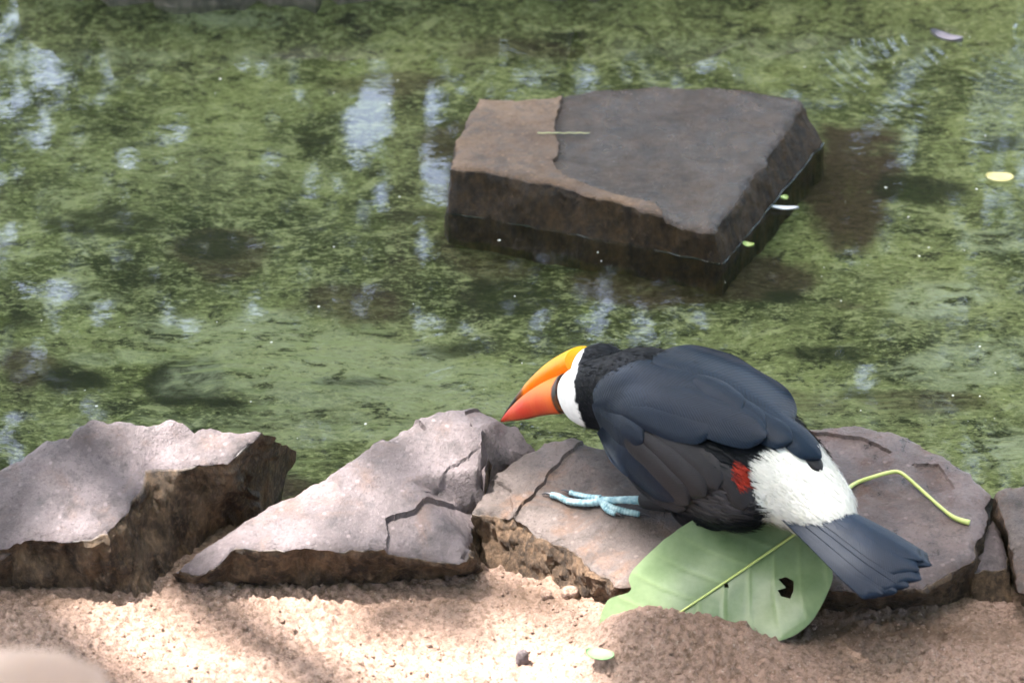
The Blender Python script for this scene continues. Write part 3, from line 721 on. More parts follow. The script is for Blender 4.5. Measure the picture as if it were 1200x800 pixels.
bv += .0006*lean_n[:, None]*np.array([0, 0, 1]); bme.vertices.foreach_set('co', bv.astype(np.float32).ravel())
bme.polygons.foreach_set('use_smooth', np.ones(len(bme.polygons), bool)); bme.update()
BODY = BVHTree.FromPolygons([Vector(v) for v in bv], [tuple(p.vertices) for p in bme.polygons])
# plumage colours
f_, r_, z_ = uncoord(bv)
HC = Pz(706, 440, .150); r0 = float((HC-BO)@BR)*sstep(.05, .13, f_)
mir = BO + np.outer(f_, BF) + np.outer(r0-np.abs(r_-r0), BR) + np.outer(z_, BZ); mp_ = proj(mir)
BIB = [(600, 380), (684, 395), (684, 411), (678, 425), (673, 445), (674, 468), (681, 490), (690, 512), (694, 530), (560, 560), (560, 380)]
white = inpoly(mp_ + 1.6*np.c_[lean_n, lean_n], BIB) & (f_ > .09)
dr = np.sqrt((((bv-RUMP)@RAX0)/.050)**2+(((bv-RUMP)@RAX1)/.050)**2+(((bv-RUMP)@RAX2)/.047)**2)
rw = np.maximum(sstep(1.08, .98, dr+.05*lean_n), sstep(-.118, -.130, f_))
rp = proj(bv); red = sstep(1.2, .7, np.hypot((rp[:, 0]-863)/6.5, (rp[:, 1]-556)/14))*(r_ < 0)*(rw < .5)
colr = np.tile(np.array([.002, .0035, .006]), (len(bv), 1))
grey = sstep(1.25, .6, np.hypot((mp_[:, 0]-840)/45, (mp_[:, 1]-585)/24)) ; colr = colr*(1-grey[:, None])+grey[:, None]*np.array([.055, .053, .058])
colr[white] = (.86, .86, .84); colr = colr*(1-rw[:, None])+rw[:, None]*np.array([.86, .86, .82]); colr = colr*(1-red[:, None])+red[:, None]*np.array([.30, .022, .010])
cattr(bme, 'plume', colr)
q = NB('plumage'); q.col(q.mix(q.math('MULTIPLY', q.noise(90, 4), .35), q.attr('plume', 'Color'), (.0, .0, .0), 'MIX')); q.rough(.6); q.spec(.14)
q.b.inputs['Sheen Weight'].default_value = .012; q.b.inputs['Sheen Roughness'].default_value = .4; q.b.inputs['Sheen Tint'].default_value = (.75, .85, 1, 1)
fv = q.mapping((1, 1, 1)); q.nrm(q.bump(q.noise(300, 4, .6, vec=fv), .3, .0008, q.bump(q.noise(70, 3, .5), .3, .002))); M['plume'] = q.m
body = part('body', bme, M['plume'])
q = NB('white_down'); q.col(q.attr('plume', 'Color')); q.rough(.9); q.spec(.1); tl = q.n.new('ShaderNodeBsdfTranslucent'); q.l.new(q.attr('plume', 'Color'), tl.inputs[0]); ms = q.n.new('ShaderNodeMixShader'); ms.inputs[0].default_value = .45
q.l.new(q.b.outputs[0], ms.inputs[1]); q.l.new(tl.outputs[0], ms.inputs[2]); q.l.new(ms.outputs[0], q.n['Material Output'].inputs[0]); M['white_plume'] = q.m
def fmat(name, a, b, rough=.48, sheen=.02):
    q = NB(name); wv = q.n.new('ShaderNodeTexWave'); wv.inputs['Scale'].default_value = 4.5; wv.inputs['Distortion'].default_value = 3.5; wv.inputs['Detail'].default_value = 2; wv.bands_direction = 'X'
    uv = q.n.new('ShaderNodeAttribute'); uv.attribute_name = 'barb'; q.l.new(uv.outputs['Vector'], wv.inputs['Vector'])
    q.col(q.mix(q.math('MULTIPLY', wv.outputs[0], q.noise(50, 4)), q.mix(q.noise(35, 4), a, b), tuple(c_*1.7 for c_ in b))); q.rough(rough); q.spec(.16)
    q.b.inputs['Sheen Weight'].default_value = sheen; q.b.inputs['Sheen Roughness'].default_value = .35; q.b.inputs['Sheen Tint'].default_value = (.65, .82, 1, 1)
    q.nrm(q.bump(wv.outputs[0], .14, .0009, q.bump(q.noise(60, 3), .3, .002))); return q.m
M['f_blue'] = fmat('feather_blue_black', (.0010, .0036, .0095), (.0026, .0084, .0185))
M['f_grey'] = fmat('feather_grey', (.009, .009, .0105), (.018, .0175, .020), .5)
M['f_tail'] = fmat('feather_tail', (.0020, .0055, .0130), (.0045, .0110, .024), .45)

def surf(px, py):
    """point and normal on the body under a photo pixel, or the nearest approach beside it"""
    o_, d = Vector(CAM), Vector(ray(px, py)).normalized(); h_ = BODY.ray_cast(o_, d)
    if h_[0] is not None: return np.array(h_[0]), np.array(h_[1])
    best = None
    for t in np.arange(3.3, 4.2, .012):
        p = o_+d*float(t); nr = BODY.find_nearest(p)
        if best is None or nr[3] < best[0]: best = (nr[3], p, nr[0])
    nn = np.array(best[1]-best[2]); return np.array(best[1]), nn/(np.linalg.norm(nn)+1e-9)
def feather(parent, pts, width, h0, h1, material, name='feather', camber=.0014, tip=.5, nu=22, nv=9, blunt=2.4, droop=.0022):
    """a shell following the body: centre line in photo pixels, half width in pixels, height above the body from h0 (root) to h1 (tip)"""
    C = catmull(np.array(pts, float), nu); V = []; B = []
    for i in range(nu):
        u = i/(nu-1); t = C[min(i+1, nu-1)]-C[max(i-1, 0)]; t /= np.linalg.norm(t)+1e-9; s = np.array([-t[1], t[0]])
        wd = width*min(1, .45+u*1.6)*max(0.02, 1-max(0, (u-tip)/(1-tip))**blunt)**.55*(1+.05*math.sin(u*23+width)+.03*math.sin(u*51))
        for j in range(nv):
            v = j/(nv-1)*2-1; p, nn = surf(*(C[i]+s*v*wd))
            V.append((p, nn, u, v)); B.append((u*3-abs(v)*.5, v*.3, 0))
    P = np.array([a[0] for a in V]).reshape(nu, nv, 3); N = np.array([a[1] for a in V]).reshape(nu, nv, 3)
    for _ in range(4):                                     # relax so that the shell does not copy every bump below
        for A in (P, N):
            A[1:-1] = (A[:-2]+2*A[1:-1]+A[2:])/4; A[:, 1:-1] = (A[:, :-2]+2*A[:, 1:-1]+A[:, 2:])/4
    N /= np.linalg.norm(N, axis=2)[:, :, None]+1e-9
    u = np.linspace(0, 1, nu)[:, None]; v = np.linspace(-1, 1, nv)[None, :]
    off = h0+(h1-h0)*u+camber*(1-v*v)*np.sin(np.pi*np.clip(u*.9+.1, 0, 1))**.5 - droop*(np.abs(v)**6) + .0005*np.exp(-(v/.10)**2)
    top = P+N*off[:, :, None]; bot = P+N*(off-.0013)[:, :, None]
    V = np.r_[top.reshape(-1, 3), bot.reshape(-1, 3)]; m = nu*nv; F = grid_faces(nu, nv); F2 = [tuple(k+m for k in f[::-1]) for f in F]
    rim = [(i*nv) for i in range(nu)]+[(nu-1)*nv+j for j in range(1, nv)]+[(i*nv+nv-1) for i in range(nu-2, -1, -1)]+[j for j in range(nv-2, 0, -1)]
    F3 = [(rim[k], rim[(k+1) % len(rim)], rim[(k+1) % len(rim)]+m, rim[k]+m) for k in range(len(rim))]
    me = mesh(name, V, F+F2+F3, True, 50); a = me.attributes.new('barb', 'FLOAT_VECTOR', 'POINT'); a.data.foreach_set('vector', np.array(B+B, np.float32).ravel())
    bm = bmesh.new(); bm.from_mesh(me); bmesh.ops.recalc_face_normals(bm, faces=bm.faces); bm.to_mesh(me); bm.free()
    return part(name, me, material, parent)
# wings: a covert shell each, with the long feathers as its pieces
def covert(pts, width, h0, h1, material, camber, **k): return feather(None, pts, width, h0, h1, material, 'wing', camber, **k)
wingL = covert([(700, 472), (740, 462), (790, 470), (835, 486)], 42, .001, .005, M['f_blue'], .005, tip=.72, nu=34, nv=17, droop=.003)
wingR = covert([(765, 430), (800, 432), (845, 448), (895, 478), (925, 505)], 34, .001, .004, M['f_blue'], .003, tip=.7, nu=34, nv=15)
# far wing: scalloped row
feather(wingR, [(850, 452), (885, 478), (925, 510), (958, 540)], 15, .002, .007, M['f_blue'], tip=.75)
feather(wingR, [(835, 462), (865, 482), (900, 506), (926, 521)], 17, .004, .008, M['f_blue'], tip=.72)
feather(wingR, [(822, 458), (845, 472), (872, 492), (896, 507)], 17, .005, .010, M['f_blue'], tip=.70)
feather(wingR, [(815, 448), (835, 462), (855, 478), (868, 490)], 16, .006, .011, M['f_blue'], tip=.70)
feather(wingR, [(905, 488), (930, 512), (950, 535), (962, 552)], 8, .0, .003, M['f_grey'], tip=.75, camber=.0015)
# near wing, upper lobe
feather(wingL, [(725, 470), (765, 486), (805, 500), (838, 506)], 20, .004, .011, M['f_blue'], tip=.72)
feather(wingL, [(740, 458), (795, 478), (850, 500), (898, 518)], 24, .006, .014, M['f_blue'], tip=.66, blunt=2.0)
# near wing, lower lobe: grey inner vanes and the blue leading edge
feather(wingL, [(768, 508), (800, 528), (828, 548), (842, 572)], 17, .002, .005, M['f_grey'], tip=.75, camber=.002)
feather(wingL, [(750, 508), (780, 532), (805, 556), (830, 578)], 17, .003, .007, M['f_grey'], tip=.75, camber=.002)
feather(wingL, [(738, 512), (762, 538), (785, 562), (812, 586)], 16, .004, .009, M['f_grey'], tip=.75, camber=.002)
feather(wingL, [(705, 500), (730, 532), (762, 556), (796, 582)], 13, .005, .009, M['f_blue'], tip=.8)
feather(wingL, [(700, 470), (718, 492), (738, 508), (758, 516)], 18, .002, .006, M['f_blue'], tip=.72, camber=.002)
feather(wingL, [(840, 545), (855, 560), (868, 578), (872, 596)], 16, .001, .004, M['f_grey'], tip=.75, camber=.002)
feather(wingL, [(738, 556), (760, 574), (785, 588), (806, 594)], 9, .001, .004, M['f_grey'], tip=.75, camber=.001)

# soft plumage: many short barbs lying over the rump, the red spot and the bib edge
def barbs(name, sel, n, length, width, flow, material, lift=.25, spread=.35):
    idx = np.nonzero(sel)[0]; pick = RNG.choice(idx, n); V = []; F = []; cs = []
    nrm = np.array([v.normal[:] for v in bme.vertices])
    p0 = bv[pick]+RNG.normal(size=(n, 3))*.0016; nn = nrm[pick]
    fl = flow(p0); fl = fl-(fl*nn).sum(1)[:, None]*nn; fl += RNG.normal(size=(n, 3))*spread*.4; fl /= np.linalg.norm(fl, axis=1)[:, None]
    sd_ = np.cross(fl, nn); L = length*RNG.uniform(.6, 1.3, n)[:, None]; Wd = width
    a = p0-nn*.001; b = p0+fl*L*.5+nn*L*lift*.8; c_ = p0+fl*L+nn*L*lift*.7
    V = np.stack([a-sd_*Wd, a+sd_*Wd, b+sd_*Wd*.8, b-sd_*Wd*.8, c_], 1).reshape(-1, 3); i = np.arange(n)[:, None]*5
    F = np.concatenate([i+np.array([[0, 1, 2]]), i+np.array([[0, 2, 3]]), i+np.array([[3, 2, 4]])])
    me = fastmesh(name, V, F); cattr(me, 'plume', np.repeat(colr[pick], 5, 0)); o = part(name, me, material); o['kind'] = 'stuff'; return o
tailflow = lambda p: np.tile(np.array([.70, -.62, -.30]), (len(p), 1))
covd = inpoly(rp, [(860, 480), (900, 480), (972, 548), (950, 552), (915, 530), (870, 510)])
barbs('rump_plumage', (rw > .5) & ~covd, 16000, .009, .00036, tailflow, M['white_plume'], .10, .12)
barbs('undertail_plumage', red > .35, 700, .012, .0005, tailflow, M['plume'], .2)
neckflow = lambda p: np.tile(-BF*.9+np.array([0, 0, .1]), (len(p), 1))
barbs('neck_plumage', (f_ > .075) & ~white, 5000, .008, .0006, neckflow, M['plume'], .015, .10)
barbs('back_plumage', (f_ <= .075) & (rw < .3) & (z_ > .10), 6000, .016, .0011, neckflow, M['plume'], .012, .12)

# tail: ten overlapping feathers
T0 = Pz(942, 586, .150); TD = np.array([.120, -.100, -.022]); TL = np.linalg.norm(TD); TD /= TL; TR = BR-TD*(BR@TD); TR /= np.linalg.norm(TR); TU = np.cross(TD, TR); TU = TU if TU[2] > 0 else -TU
tail = None
def tail_feather(lat0, lat1, length, half, lift, twist, k):
    nu, nv = 20, 9; V = []; B = []
    for i in range(nu):
        u = i/(nu-1); wd = half*(.45+.55*min(1, u*1.5))*max(.03, 1-max(0, (u-.86)/.14)**2.6)**.5
        for j in range(nv):
            v = j/(nv-1)*2-1
            s = u*length-.035*(1-u)*0-(.006*abs(v)**2 if u > .9 else 0)
            lat = lat0+(lat1-lat0)*u+v*wd
            V.append(T0+TD*(s-.012)+TR*lat+TU*(lift-.0045*v*v*(.5+u*.5)+twist*v*.006+.0006*math.exp(-(v/.09)**2)-1.6*(lat**2)-.006*u*u)); B.append((u*4-abs(v)*.5, v*.3, 0))
    m = nu*nv; V = np.array(V); V = np.r_[V, V-TU*.0010]; F = grid_faces(nu, nv); F2 = [tuple(q_+m for q_ in f[::-1]) for f in F]
    rim = [(i*nv) for i in range(nu)]+[(nu-1)*nv+j for j in range(1, nv)]+[(i*nv+nv-1) for i in range(nu-2, -1, -1)]+[j for j in range(nv-2, 0, -1)]
    F3 = [(rim[a], rim[(a+1) % len(rim)], rim[(a+1) % len(rim)]+m, rim[a]+m) for a in range(len(rim))]
    me = mesh('tail_feather', V, F+F2+F3, True, 50); a = me.attributes.new('barb', 'FLOAT_VECTOR', 'POINT'); a.data.foreach_set('vector', np.array(B+B, np.float32).ravel())
    bm = bmesh.new(); bm.from_mesh(me); bmesh.ops.recalc_face_normals(bm, faces=bm.faces); bm.to_mesh(me); bm.free()
    return part('tail_feather', me, M['f_tail'])
TF = [(-.020, -.046, .150, .016, -.0075, .3), (.016, .034, .152, .015, -.006, -.3), (-.016, -.036, .160, .018, -.005, .3), (.013, .027, .158, .017, -.0035, -.3), (-.012, -.024, .166, .019, -.0015, .2), (.010, .020, .164, .019, .0, -.2),
      (-.006, -.010, .171, .021, .002, .1), (.007, .014, .166, .021, .0035, -.1), (-.002, -.004, .163, .021, .0055, .25), (.004, .011, .158, .020, .007, -.15)]
for k, t in enumerate(TF): tail_feather(*t, k)

# bill
B0 = Pz(669, 446, .132); BTIP = Pz(590, 489, .012)
dv = BTIP-B0
wx = .028*.98; 
A = np.array([[.5, .866], [dv[1], dv[2]]]); rhs = np.array([.0725, -dv[0]*wx]); sol = np.linalg.solve(A, rhs); wv_ = np.array([wx, sol[0], sol[1]])
nv_ = np.cross(dv, wv_); nv_ /= np.linalg.norm(nv_)
S = np.linspace(-.07, 1, 41)
cul = np.interp(S, [-.12, 0, .2, .42, .6, .78, .9, .97, 1.0], [.47, .50, .52, .49, .40, .24, .09, .0, -.045])
low = np.interp(S, [-.12, 0, .15, .3, .46, .6, .75, .9, .96, 1.0], [-.50, -.50, -.42, -.35, -.29, -.245, -.186, -.11, -.09, -.075])
tom = np.interp(S, [-.12, 0, .2, .45, .7, .85, 1.0], [.03, .05, .09, .115, .085, .02, -.06])
wid = np.interp(S, [-.12, 0, .3, .6, .85, 1.0], [.0215, .0215, .019, .014, .008, .0025])
for Aa in (cul, low, tom, wid):
    for _ in range(2): Aa[1:-1] = (Aa[:-2]+2*Aa[1:-1]+Aa[2:])/4
def mandible(name, lo, hi, kind):
    nvv = 24; V = []; cols = []
    for i, s in enumerate(S):
        mid = (lo[i]+hi[i])/2; hf = max((hi[i]-lo[i])/2, .006)
        for k in range(nvv):
            th = 2*math.pi*k/nvv; ca, sa = math.cos(th), math.sin(th)
            ca = np.sign(ca)*abs(ca)**.8; sa = np.sign(sa)*abs(sa)**.8
            t = mid+hf*sa
            full = .25+.75*math.sqrt(max(0, 1-min(1, abs(t-tom[i])/max(.02, (cul[i]-tom[i]) if t > tom[i] else (tom[i]-low[i])))**2))
            wdt = wid[i]*ca*(full if abs(ca) > .2 else 1)
            V.append(B0+dv*s+wv_*t+nv_*wdt)
            rel = (t-low[i])/(cul[i]-low[i]+1e-6)
            og = sstep(.02, .50, rel-.45*s+.16)
            c_ = np.array([.60, .022, .005])*(1-og)+np.array([.80, .20, .003])*og
            yl = sstep(.50, .95, rel-.10*s); c_ = c_*(1-yl)+np.array([.86, .46, .006])*yl
            if kind == 'up':
                bk = sstep(.60, .66, s+.10*(rel-.8)); c_ = c_*(1-bk)+np.array([.012, .012, .012])*bk
            else:
                bk = sstep(.97, .995, s); c_ = c_*(1-bk)+np.array([.02, .01, .01])*bk
            base_ = 1-sstep(-.016, .002, s+.10*max(0, rel-.22)) if kind == 'low' else 0.0
            c_ = c_*(1-base_)+np.array([.012, .010, .010])*base_
            cols.append(c_)
    F = grid_faces(len(S), nvv, True); F.append(tuple(range(nvv))[::-1]); F.append(tuple((len(S)-1)*nvv+k for k in range(nvv)))
    me = mesh(name, V, F, True, 60); cattr(me, 'plume', cols)
    bm = bmesh.new(); bm.from_mesh(me); bmesh.ops.recalc_face_normals(bm, faces=bm.faces); bm.to_mesh(me); bm.free()
    return part(name, me, M['bill'])
q = NB('bill_horn'); q.col(q.mix(q.math('MULTIPLY', q.ramp(q.noise(40, 4), [(.45, 0), (.7, 1)]), .35), q.attr('plume', 'Color'), (.70, .16, .004))); q.rough(.38); q.spec(.35); q.b.inputs['Subsurface Weight'].default_value = .0
q.nrm(q.bump(q.noise(120, 3), .15, .001)); M['bill'] = q.m
mandible('upper_mandible', tom+.0005, cul, 'up'); mandible('lower_mandible', low, tom-.0005, 'low')
q = NB('eye_dark'); q.col((.006, .006, .007)); q.rough(.08); M['eye'] = q.m
q = NB('orbital_skin'); q.col((.80, .30, .03)); q.rough(.5); M['orbit'] = q.m
for sgn in (1, -1):
    h_ = BODY.ray_cast(Vector(bl(.190, sgn*.12, .150)), Vector(BR*-sgn)); c_ = np.array(h_[0]); e = np.array(h_[1])
    if sgn < 0: continue        # the near side of the face is all bib from here; the eye sits on the far cheek
    a1 = np.cross(e, BZ); a1 /= np.linalg.norm(a1); a2 = np.cross(e, a1)
    V, F = ellipsoid(c_, (e, a1, a2), (.002, .013, .012), 10); orb = part('eye_ring', mesh('eye_ring', V, F), M['orbit'])
    V, F = ellipsoid(c_+e*.001, (e, a1, a2), (.0036, .0055, .0055), 10); part('eye', mesh('eye', V, F), M['eye'])
# foot and legs
BC = bvh_of(rockC)
q = NB('leg_skin'); c = q.mix(q.ramp(q.noise(140, 4), [(.35, 0), (.65, 1)]), (.10, .215, .26), (.31, .44, .47)); c = q.mix(q.math('MULTIPLY', q.attr('scute'), .35), c, (.035, .075, .10)); q.col(c); q.rough(.5); q.nrm(q.bump(q.vor(260), .4, .0015)); M['leg'] = q.m
q = NB('claw_horn'); q.col((.03, .03, .035)); q.rough(.35); M['claw'] = q.m
def toe(parent, pts, r0, r1, seg):
    W = [on_rock(BC, *p[:2])+np.array([0, 0, p[2] if len(p) > 2 else r0*.9]) for p in pts]
    n = seg*6; path = catmull(W, n); rad = np.array([(r0+(r1-r0)*i/(n-1))*(1+.16*abs(math.sin(math.pi*i/3.0))) for i in range(n)]); rad[-1] *= .55; rad[-2] *= .85; rad[0] *= .9
    V, F = tube(path, rad, 12); me = mesh('toe', V, F); attr(me, 'scute', np.repeat([1.0 if i % 3 == 0 else 0.0 for i in range(n)], 12)); t = part('toe', me, M['leg'], parent)
    d = path[-1]-path[-4]; d /= np.linalg.norm(d); e = path[-1]
    cp = catmull([e-d*.003, e+d*.005+BZ*.0008, e+d*.010-BZ*.0016], 8); V, F = tube(cp, np.linspace(r1*.75, .0004, 8), 8); part('claw', mesh('claw', V, F), M['claw'], parent)
J = on_rock(BC, 706, 592)+np.array([0, 0, .006])
ank = Pz(756, 586, .092); knee = bl(-.02, -.045, .125)
path = catmull([J, J*.5+ank*.5+np.array([0, 0, .001]), ank], 30); rad = [.0048-.0008*math.sin(math.pi*min(1, i/22)) + .0003*(i % 3 == 0) for i in range(30)]
V, F = tube(path, rad, 14); leg = part('leg', mesh('leg', V, F), M['leg'])
toe(leg, [(708, 592, .006), (690, 594, .0055), (668, 592, .005), (655, 586, .0046), (645, 583, .004)], .0041, .0030, 9)
toe(leg, [(704, 589, .006), (690, 587, .005), (676, 583, .004), (667, 580, .004)], .0035, .0026, 6)
toe(leg, [(706, 593, .006), (716, 599, .005), (732, 603, .0045), (750, 606, .004)], .0041, .0030, 8)
toe(leg, [(704, 592, .006), (712, 601, .004), (722, 605, .0035)], .0035, .0026, 5)
V, F = tube(catmull([ank+(J-ank)*.06, ank*.6+knee*.4, knee], 14), np.linspace(.0085, .024, 14), 14); me = mesh('thigh', V, F); cattr(me, 'plume', np.tile([.016, .017, .02], (len(V), 1))); part('thigh', me, M['plume'])
# the other leg, mostly hidden behind the body
J2 = np.array(BC.ray_cast(Vector(bl(.0, .035, .3)), Vector((0, 0, -1)))[0] or bl(0, .035, .075))+np.array([0, 0, .006]); k2 = bl(-.01, .04, .12)
V, F = tube(catmull([J2, (J2+k2)/2, k2], 12), np.linspace(.006, .010, 12), 12); leg2 = part('leg', mesh('leg', V, F), M['leg'])
for dx, dy in ((-.8, .6), (-.3, .95), (.7, -.6)):
    pr = [J2, J2+np.array([dx, dy, 0])*.025-BZ*.002, J2+np.array([dx, dy, 0])*.045-BZ*.002]; V, F = tube(catmull(pr, 14), np.linspace(.0052, .0036, 14), 10); part('toe', mesh('toe', V, F), M['leg'], leg2)

# ------------------------------------------------------------------ trees mirrored in the water or shading the bank, plus added unseen light blockers
# open places in the foliage, seen as bright spots in the water: (photo px, py, rx, ry)
GAPS = [(425, 150, 22, 45), (470, 140, 28, 40), (500, 125, 16, 12), (500, 215, 26, 34), (480, 270, 22, 30), (465, 235, 18, 14), (800, 366, 36, 9), (725, 372, 42, 16), (640, 378, 10, 20), (55, 337, 28, 18), (115, 362, 9, 18),
        (40, 400, 9, 18), (20, 508, 26, 26), (315, 187, 8, 8), (370, 210, 14, 12), (205, 155, 7, 7), (470, 378, 22, 22), (290, 362, 14, 14), (40, 95, 14, 10), (55, 155, 12, 12), (680, 92, 12, 10), (800, 84, 34, 10),
        (215, 375, 22, 18), (110, 460, 14, 24), (330, 130, 10, 8), (1075, 105, 10, 32), (1130, 95, 14, 26), (150, 185, 7, 7), (20, 345, 14, 26), (560, 385, 14, 10), (1000, 440, 20, 24), (20, 270, 20, 14), (90, 185, 9, 9), (520, 385, 10, 14)]
# sunlit patches on the bank (photo px outlines at height z)
LIT = [([(95, 520), (130, 496), (285, 500), (303, 512), (268, 545), (172, 552), (156, 598), (110, 638), (40, 640), (88, 565)], .12),
       ([(195, 668), (262, 628), (330, 588), (420, 530), (500, 512), (572, 520), (560, 570), (548, 600), (490, 655), (700, 690), (712, 735), (600, 780), (480, 806), (170, 812), (132, 740), (150, 690)], .06),
       ([(560, 592), (640, 612), (720, 655), (775, 690), (740, 715), (640, 660), (560, 625)], .05),
       ([(940, 556), (965, 556), (986, 578), (962, 592), (945, 580)], .19)]
LITW = [np.array([Pz(a, b, z)[:2] for a, b in poly]) for poly, z in LIT]; LITZ = [z for _, z in LIT]
_g = np.random.default_rng(11); SUB = []
for gx_, gy_, rx, ry in GAPS:
    main = 390 < gx_ < 530 and gy_ < 300
    for k in range(max(1, int(rx*ry/(60 if main else 170)))):
        a, rr = _g.uniform(0, 6.28), math.sqrt(_g.uniform(0, 1)); SUB.append((gx_+rx*rr*math.cos(a), gy_+ry*rr*math.sin(a), _g.uniform(3, 8) if main else _g.uniform(2, 7)))
SUB = np.array(SUB)
def edge_dist(p, poly):
    d = np.full(len(p), 9.0)
    for i in range(len(poly)):
        a, b = poly[i], poly[(i+1) % len(poly)]; ab = b-a; t = np.clip(((p-a)@ab)/(ab@ab), 0, 1); d = np.minimum(d, np.hypot(*(p-a-t[:, None]*ab).T))
    return d
YSAND = Pz(400, 690, .02)[1]
def keep_leaf(c, size):
    """c: leaf centres; False where an opening in the foliage belongs"""
    k = np.ones(len(c), bool)
    m = c*np.array([1, 1, -1]); pp = proj(m); dep = (m-CAM)@FWD; near_ = (dep > 8) & (c[:, 2] < 9.5) & (np.abs(pp[:, 0]-600) < 700)
    idx = np.nonzero(near_)[0]
    if len(idx):
        pad = size*.30/(dep[idx]*TANH)*600
        d = np.hypot(pp[idx][:, None, 0]-SUB[None, :, 0], pp[idx][:, None, 1]-SUB[None, :, 1]) - SUB[None, :, 2] - pad[:, None]
        k[idx] &= d.min(1) > 0
    for poly, z in zip(LITW, LITZ):
        g_ = c[:, :2] - SUN[:2]/SUN[2]*(c[:, 2:]-z); ed = edge_dist(g_, poly); ins = inpoly(g_, poly); k &= ~((ins | (ed < size*.36)) & ((g_[:, 1] > YSAND) | (fbm(pts3(g_[:, 0]*5.5, g_[:, 1]*7.5, 3.7), 2) < .36) | (RNG.random(len(g_)) < .70)))
    return k
def leaf_mesh(name, centers, size, droop=.4):
    n = len(centers)
    d = RNG.normal(size=(n, 3)); d[:, 2] = d[:, 2]*.5-droop; d /= np.linalg.norm(d, axis=1)[:, None]
    s = np.cross(d, RNG.normal(size=(n, 3))); s[:, 2] *= .35; s /= np.linalg.norm(s, axis=1)[:, None]; nn = np.cross(d, s)
    L = size*RNG.uniform(.7, 1.25, n)[:, None]; W = L*.27
    base = centers-d*L/2
    pts = [base, base+d*L*.4+s*W-nn*L*.06, base+d*L, base+d*L*.4-s*W-nn*L*.06, base+d*L*.45]
    V = np.stack(pts, 1).reshape(-1, 3); i = np.arange(n)[:, None]*5
    F = np.concatenate([i+np.array([[0, 1, 4]]), i+np.array([[1, 2, 4]]), i+np.array([[2, 3, 4]]), i+np.array([[3, 0, 4]])])
    return fastmesh(name, V, F)
def tree(label, foot, height, lean, blobs_, nleaf, size, trunk_r, name='leafy_tree'):
    """blobs_: crown masses (x, y, z, rx, ry, rz) in world space"""
    root = bpy.data.objects.new(name, None); COL.objects.link(root); root.location = foot; tag(root, label, 'tree', 'trees around the pond')
    inv = Matrix.Translation(Vector(foot)).inverted()
    top = np.array([foot[0]+lean[0], foot[1]+lean[1], height]); f0 = np.array(foot) + np.array([0, 0, -.15])
    path = catmull([f0, f0*.62+top*.38+np.array([.10, .05, 0]), f0*.3+top*.7-np.array([.08, .06, 0]), top], 24)
    V, F = tube(path, trunk_r*np.r_[1.35, np.linspace(1.1, .3, 23)], 12)
    o = link('trunk', mesh('trunk', V, F), root, M['bark']); o.matrix_parent_inverse = inv
    for b in blobs_:
        for r in range(3):
            e = np.array(b[:3])+RNG.uniform(-.5, .5, 3)*np.array(b[3:6]); k = int(RNG.integers(9, 20)); s0 = path[k]
            mid = (s0+e)/2+np.array([0, 0, .25]); lp = catmull([s0, mid, e], 12)
            V, F = tube(lp, np.linspace(trunk_r*.42, .012, 12), 7)
            o = link('limb', mesh('limb', V, F), root, M['bark']); o.matrix_parent_inverse = inv
    vol = np.array([b[3]*b[4]*b[5]*(b[6] if len(b) > 6 else 1) for b in blobs_]); blobs_ = [b[:6] for b in blobs_]; cnt = (nleaf*vol/vol.sum()).astype(int); C = []
    for b, m in zip(blobs_, cnt):
        ncl = max(20, m//22); u = RNG.normal(size=(ncl, 3)); u /= np.linalg.norm(u, axis=1)[:, None]; u *= RNG.uniform(.15, 1, (ncl, 1))**.45
        cl = u*np.array(b[3:])+np.array(b[:3]); idx = RNG.integers(0, ncl, m)
        C.append(cl[idx]+RNG.normal(size=(m, 3))*size*1.5)
    C = np.concatenate(C); C = C[(C[:, 2] > 1.2)]; C = C[keep_leaf(C, size)]
    o = link('crown', leaf_mesh('crown', C, size), root, M['tree_leaf']); o.matrix_parent_inverse = inv
    return root
def over(x0, y0, z0, rx, ry, dens=7.0):
    """a crown mass standing between the sun and the point (x0, y0) on the ground"""
    return (x0+SUN[0]/SUN[2]*z0, y0+SUN[1]/SUN[2]*z0, z0, rx, ry, .45, dens)
tree('slender tree beyond the pond, its dark trunk mirrored in the water beside the stone block', (-.60, 9.0, .05), 8.6, (.25, .2), [(-.5, 9.2, 7.4, 1.9, 1.6, 1.6), (-1.3, 9.4, 5.4, 1.1, 1.0, 1.1), (.3, 9.5, 5.6, 1.0, 1.0, 1.2)], 9000, .12, .10)
tree('dense tree beyond the pond, mirrored as dark green water along the near rocks', (2.2, 10.2, .05), 7.5, (-.3, .2), [(1.9, 10.2, 4.9, 1.7, 1.5, 2.2), (.7, 10.6, 4.1, 1.4, 1.2, 1.9), (2.4, 10.4, 6.6, 1.7, 1.5, 1.4), (1.5, 11.5, 3.0, 2.2, 1.0, 1.6), (.6, 11.0, 6.2, 1.5, 1.2, 1.6)], 24000, .12, .16)
tree('spreading tree beyond the pond, mirrored in spots of light at the scooped rock', (-2.9, 9.8, .05), 7.2, (.4, .2), [(-2.2, 9.9, 4.9, 1.6, 1.5, 2.1), (-1.0, 10.6, 4.0, 1.3, 1.1, 1.8), (-2.6, 10.2, 6.6, 1.7, 1.5, 1.4), (-1.6, 11.5, 3.0, 2.2, 1.0, 1.6), (-1.0, 11.0, 6.2, 1.5, 1.2, 1.6)], 24000, .12, .15)
b1 = b0[:2]-SUN[:2]/SUN[2]*b0[2]
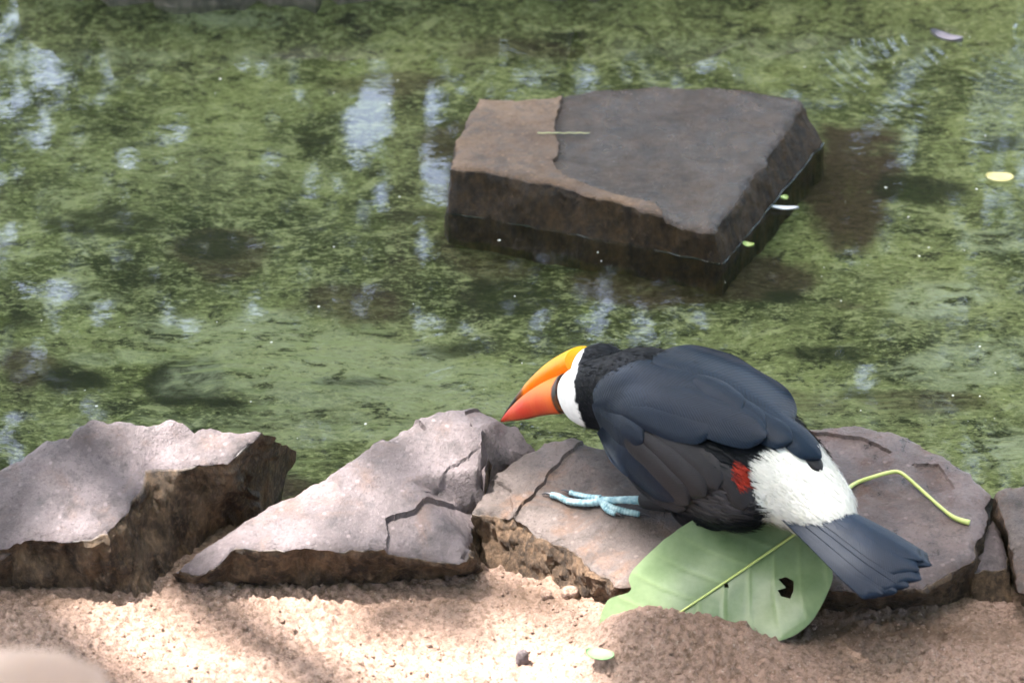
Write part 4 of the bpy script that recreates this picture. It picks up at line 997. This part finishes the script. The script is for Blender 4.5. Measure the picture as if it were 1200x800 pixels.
tree('tall shade tree with a wide crown arching over the pond', (-5.6, 3.4, .05), 8.2, (1.9, -1.0), [over(-1.6, .6, 7.3, 1.9, 1.9, 1.2), over(.2, .9, 7.6, 1.8, 1.8, 1.2), over(1.8, .6, 7.4, 1.6, 1.9, 1.2), over(-.8, -1.2, 7.2, 1.6, 1.2, 1.2), over(1.2, -1.3, 7.3, 1.6, 1.2, 1.2), over(-.3, 2.6, 7.7, 2.4, 1.0, 1.0),
      over(.26, -.48, 7.0, .75, .55), over(.2, .35, 7.0, .7, .6), over(.75, -.3, 7.1, .5, .9), over(b1[0], b1[1], 6.8, .7, .6)], 27000, .17, .22)
tree('broad tree at the side of the pond opposite the shade tree', (5.2, 5.2, .05), 7.0, (-.8, -.2), [(4.3, 4.8, 5.4, 1.9, 2.0, 2.0), (5.8, 5.6, 4.4, 1.7, 1.8, 1.8), (3.0, 4.4, 7.0, 1.5, 1.6, 1.0)], 7000, .18, .18)

tree('unseen tall tree added so its high crown shades the trees beyond the pond', (-6.4, 10.6, .05), 10.4, (2.2, -.2), [(-3.6, 9.8, 10.0, 2.4, 2.0, .7), (-.8, 9.6, 10.4, 2.4, 2.0, .7), (1.6, 9.8, 10.3, 2.0, 1.8, .7), (-5.4, 10.4, 9.4, 1.8, 1.8, .8)], 3500, .24, .26)  # added high crown, darkens the foliage mirrored in the water
sky_blockers = [((-6.2, 1.0, .05), 'unseen leaning tree added past the scooped rock to block skylight'), ((6.4, .8, .05), 'unseen stout tree added past the wedge rock to block skylight'), ((-4.6, -5.6, .05), 'unseen leafy tree added behind the tan boulder to block skylight'), ((0.6, -8.6, .05), 'unseen tree added across the sand to block skylight'), ((5.0, -5.4, .05), 'unseen bushy tree added on the sand side to block skylight')]  # trees added out of view to cut the ambient skylight
for fp, lab in sky_blockers:
    x0, y0 = fp[:2]
    tree(lab, fp, 7.5, (-x0*.12, -y0*.12), [(x0*.92, y0*.92, 3.2, 2.0, 2.0, 2.0), (x0*.85, y0*.85, 5.6, 2.2, 2.2, 1.9), (x0*.62, y0*.62, 7.6, 1.9, 1.9, .9)], 6800, .30, .17)
